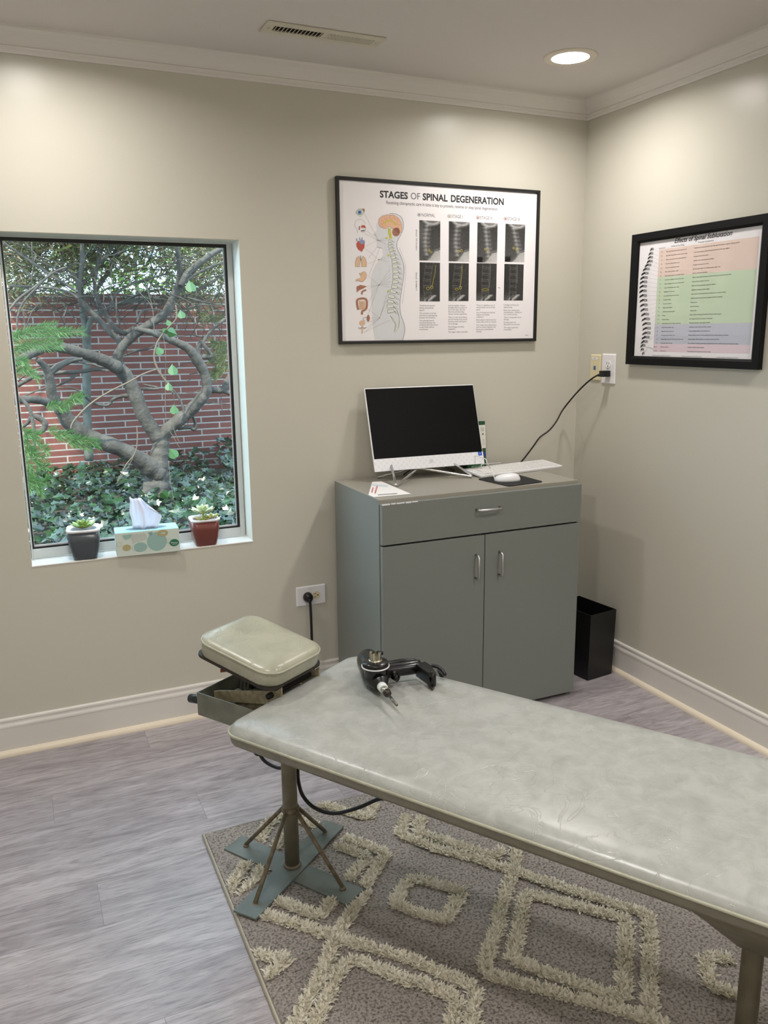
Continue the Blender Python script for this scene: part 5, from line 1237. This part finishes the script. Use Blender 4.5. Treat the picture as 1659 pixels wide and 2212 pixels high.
a = MB(); along(NO, td, [(0.034,0.0085),(0.038,0.0105),(0.047,0.0095),(0.052,0.005)], mat('chuck_dark', (58,50,44), 0.35, 0.5), a); a.build('chuck', dri)
a = MB(); along(NO, td, [(0.055,0.0035),(tl,0.0035)], mat('steel_rod', (120,118,112), 0.35, 0.9), a, 12); lab(a.build('rod', dri), 'bare steel rod')
H0 = hit(832,1450,2,ZT+0.036); H1 = hit(900,1440,2,ZT+0.036)
a = MB(); hd = (H1-H0); a.tube([H0-hd*0.25, H0, lerp(H0,H1,0.5), H1, H1+hd*0.1], [0.019,0.0195,0.0185,0.0195,0.017], m_dk, 18, flat=1.0)
E0 = H1+hd*0.18; E1 = hit(929,1452,2,ZT+0.030)
a.build('grip', dri)
a = MB(); a.tube([H0+Vector((0.004,0.02,0.012)), lerp(H0,H1,0.6)+Vector((0,0.014,0.016)), H1+Vector((0,0.01,0.014))], 0.006, m_dk2, 10)
c0 = [hit(x, y, 2, ZT+0.048) for x, y in ((898,1436),(918,1430),(931,1438),(939,1450),(934,1456),(924,1454))]
c1_ = [hit(x, y, 2, ZT+0.004) for x, y in ((900,1459),(914,1459),(930,1462),(938,1468),(936,1474),(924,1474))]
cc0 = sum(c0, Vector())/6
a.rings([[Vector((v.x, v.y, ZT+0.038)) for v in c0], [Vector((v.x, v.y, ZT+0.050)) for v in c0]], m_dk2, False)
low_ = [c0[2], c0[3], c0[4], lerp(c0[4], cc0, 0.8), lerp(c0[2], cc0, 0.8)]
a.rings([[Vector((v.x, v.y, ZT+0.001)) for v in low_], [Vector((v.x, v.y, ZT+0.010)) for v in low_]], m_dk2, False)
cen_ = lerp(c0[3], cc0, 0.30); a.tube([Vector((cen_.x, cen_.y, ZT+0.006)), Vector((cen_.x, cen_.y, ZT+0.042))], 0.0095, m_dk2, 16)
wb_ = [c0[0], c0[5], lerp(c0[5], c0[4], 0.3), lerp(c0[0], c0[1], 0.4)]
a.rings([[Vector((v.x, v.y, ZT+0.016)) for v in wb_], [Vector((v.x, v.y, ZT+0.045)) for v in wb_]], m_dk2, False)
for v in (c0[0], c0[4]): a.lathe([(0.004,0),(0.004,0.002),(0,0.0025)], m_dk, Matrix.Translation((v.x*0.8+cc0.x*0.2, v.y*0.8+cc0.y*0.2, ZT+0.050)), 10)
a.build('handle_bracket', dri, bevel=0.003)
a = MB(); tg = lerp(H0,H1,0.12)+Vector((0.0,-0.028,-0.004)); a.tube([tg, tg+Vector((0.012,0.0,-0.01))], 0.009, m_dk, 12); a.tube([tg+Vector((0.0,-0.004,0.01)), tg+Vector((0.0,-0.010,0.012))], 0.006, m_dk2, 10); a.build('trigger', dri)
# power cord: grip -> over far edge -> hanging loops under table -> wall outlet
m_dcord = mat('rubber_cord', (24,24,28), 0.4)
def vh(x, y, n):    # pixel onto the vertical plane at table offset n
    d = ray(x, y); P0 = TO + TN*n; t_ = TN.dot(P0-CAM)/TN.dot(d); return CAM + d*t_
start = hit(932,1438,2,ZT+0.030)
path1 = [start, hit(944,1440,2,ZT+0.030), hit(954,1447,2,ZT+0.022), hit(961,1457,2,ZT+0.010), TP(0.285,0.553,0.572), TP(0.29,0.562,0.545), TP(0.29,0.56,0.46), TP(0.30,0.50,0.38), vh(860,1712,0.40), vh(815,1727,0.36), vh(770,1746,0.33), vh(720,1757,0.31), vh(680,1745,0.30), vh(655,1720,0.30), vh(645,1690,0.30), vh(643,1664,0.30), vh(642,1642,0.30), vh(632,1636,0.31), vh(620,1652,0.32), vh(606,1659,0.33), vh(590,1655,0.33), vh(573,1645,0.33), vh(563,1632,0.33), vh(556,1612,0.34), Vector((-1.60,-0.62,0.30)), Vector((-1.45,-0.30,0.08)), Vector((-1.335,-0.12,0.09)), hit(674,1430,1,-0.05), hit(673.5,1385,1,-0.035), hit(672,1340,1,-0.032), hit(670,1303,1,-0.030), hit(667,1297,1,-0.030)]
a = MB(); a.tube(smooth_path(path1, 7), 0.0052, m_dcord, 10); a.build('power_cord', dri)
a = MB(); c_ = Vector((-1.3195, 0, 0.4325)); a.tube([c_+Vector((0,-0.009,0)), c_+Vector((0,-0.014,0)), c_+Vector((0,-0.030,-0.001)), c_+Vector((0,-0.036,-0.002))], [0.019,0.0205,0.018,0.010], m_black, 24)
a.tube([c_+Vector((0.004,-0.026,-0.006)), hit(669,1301,1,-0.030)], [0.012,0.0065], m_black, 12); a.build('plug', dri)

# ------------------------------------------------------------------ rug
RX0, RY0, RX1, RY1 = -1.944, -0.812, -0.50, -2.95
def rug_material():
    m = bpy.data.materials.new('taupe_pile'); m.use_nodes = True; nt = m.node_tree; N = nt.nodes; L = nt.links
    b = N['Principled BSDF']; tc = N.new('ShaderNodeTexCoord')
    n = N.new('ShaderNodeTexNoise'); n.inputs['Scale'].default_value = 150; n.inputs['Detail'].default_value = 3; L.new(tc.outputs['Object'], n.inputs['Vector'])
    r = N.new('ShaderNodeValToRGB'); r.color_ramp.elements[0].position = 0.30; r.color_ramp.elements[1].position = 0.56
    r.color_ramp.elements[0].color = (*lin((98,92,87)), 1); r.color_ramp.elements[1].color = (*lin((168,161,155)), 1)
    L.new(n.outputs[0], r.inputs[0]); L.new(r.outputs[0], b.inputs['Base Color']); b.inputs['Roughness'].default_value = 0.95; b.inputs['Specular IOR Level'].default_value = 0.1
    bp_ = N.new('ShaderNodeBump'); bp_.inputs['Strength'].default_value = 1.0; bp_.inputs['Distance'].default_value = 0.008
    L.new(n.outputs[0], bp_.inputs['Height']); L.new(bp_.outputs[0], b.inputs['Normal'])
    return m
rug = thing('area_rug', 'taupe rug with raised shaggy cream diamond pattern under the table', 'rug', ((RX0+RX1)/2, (RY0+RY1)/2, 0))
a = MB(); a.box((RX0+0.004,RY1+0.004,0.001),(RX1-0.004,RY0-0.004,0.014),rug_material()); a.build('pile', rug, bevel=0.004)
a = MB(); a.tube([(RX0,RY0,0.007),(RX0,RY1,0.007),(RX1,RY1,0.007),(RX1,RY0,0.007)], 0.0055, mat('binding_cream', (206,198,180), 0.8, bump=(300,0.8,0.002)), 8, closed=True); a.build('edge_binding', rug)
z6 = lambda x, y: (420+x*0.28933, 1600+y*0.28933)
z7 = lambda x, y: (860+x*0.48161, 1640+y*0.48161)
LN_ = [
 [z6(905,445),z6(1085,505),z6(1290,562),z6(1345,455)],
 [z6(480,740),z6(545,620),z6(650,520)], [z6(590,800),z6(640,730),z6(690,690)], [z6(780,575),z6(960,640)],
 [z6(1065,690),z6(1430,825),z6(1350,960),z6(1270,1070)], [z6(1040,760),z6(1290,855),z6(1235,930),z6(1150,1020)],
 [z6(390,895),z6(330,1000),z6(245,1110),z6(270,1205),z6(350,1195)], [z6(510,930),z6(450,1020),z6(370,1140)],
 [z6(510,1280),z6(780,1360),z6(1060,1455),z6(1350,1540),z7(80,900),z7(345,1015),z7(325,1250)],
 [z6(1290,1100),z6(1170,1260),z6(1060,1455),z6(960,1700),z6(850,1900),z6(740,2140)],
 [z6(600,1175),z6(930,1295),z6(1065,1150)],
 [z6(325,1550),z6(520,1590),z6(700,1605),z6(570,1720),z6(420,1825)],
 [z6(880,2140),z6(1010,1860),z6(1110,1660),z6(1210,1620),z6(1450,1720),z6(1640,1800),z7(60,975),z7(265,1065),z7(225,1250)],
 [z7(80,530),z7(290,585),z7(215,715),z6(1659,1265),z6(1490,1205),z6(1600,1030),z7(80,530)],
 [z7(40,245),z7(5,330),z7(180,395),z7(350,440),z7(525,495),z7(760,575),z7(1125,690),z7(1130,900),z7(1130,1170)],
 [z7(110,250),z7(85,315),z7(260,375),z7(430,430),z7(475,395)],
 [z7(535,380),z7(520,495),z7(470,620),z7(440,760),z7(385,920),z7(420,965),z7(640,1020),z7(900,1090),z7(1210,1180)],
 [z7(570,595),z7(800,650),z7(1025,710),z7(1018,900),z7(1012,1065),z7(760,985),z7(510,890),z7(545,740),z7(570,595)],
 [z7(1500,885),z7(1375,880),z7(1405,1010),z7(1550,1055)],
]
m_shag = leaf_material('cream_yarn', (222,216,198), (246,242,230), 0.85, 0.25)
bed = MB(); m_bed = mat('cream_yarn_bed', (226,219,202), 0.9, noise=((200,192,172), 120, 3), bump=(220, 1.0, 0.006)); a = MB(); r6 = random.Random(21)
ZR = 0.016
legs_c = [(TP(-0.019,LN,0))]
def in_plate(p):
    d = p - TP(-0.019,LN,0); u = d.dot(TU); n = d.dot(TN)
    return (abs(n) < 0.042 and abs(u) < 0.232) or (abs(u) < 0.042 and abs(n) < 0.232)
for line in LN_:
    P = [hit(x, y, 2, ZR+0.008) for x, y in line]
    for i in range(len(P)-1):
        s0, s1 = P[i], P[i+1]; seg = (s1-s0)
        kk = max(2, int(seg.length/0.012)); run = []
        for j in range(kk+1):
            c_ = lerp(s0, s1, j/kk); c_.z = 0.0125
            ok = not (c_.x < RX0+0.022 or c_.y > RY0-0.022 or in_plate(c_))
            if ok: run.append(c_)
            if (not ok or j == kk):
                if len(run) > 1: bed.tube(run, 0.0115, m_bed, 8, flat=0.6)
                run = []; L_ = seg.length; t_ = seg.normalized(); q = Vector((-t_.y, t_.x, 0))
        for _ in range(int(L_*3000)):
            c_ = s0 + seg*r6.random() + q*r6.uniform(-0.0125,0.0125); c_.z = 0.0135
            if c_.x < RX0+0.01 or c_.y > RY0-0.01 or in_plate(c_): continue
            ed = (c_-s0).dot(q)/0.013; d = (q*(ed*0.55 + r6.gauss(0,0.35)) + t_*r6.gauss(0,0.45) + Vector((0,0,0.75))).normalized(); hh = r6.uniform(0.011,0.019)
            w_ = Vector((r6.gauss(0,1), r6.gauss(0,1), 0)).normalized()*0.0026; b_ = Vector((d.x,d.y,0))*hh*0.3
            p1 = c_+d*hh*0.5; p2_ = c_+d*hh*0.85+b_
            a.add([c_-w_, c_+w_, p1+w_*1.2, p1-w_*1.2, p2_+w_*0.5, p2_-w_*0.5], [(0,1,2,3),(3,2,4,5)], m_shag)

for f_x, v_x in ((bed, None),):
    o_ = len(a.v); k_ = a.mi(m_bed); a.v += f_x.v
    for q_ in f_x.f: a.f.append([i + o_ for i in q_]); a.m.append(k_); a.smooth.append(True)
o = a.build('shag_pattern', rug); o['kind'] = 'stuff'; lab(o, 'raised cream shaggy yarn lines forming diamonds')
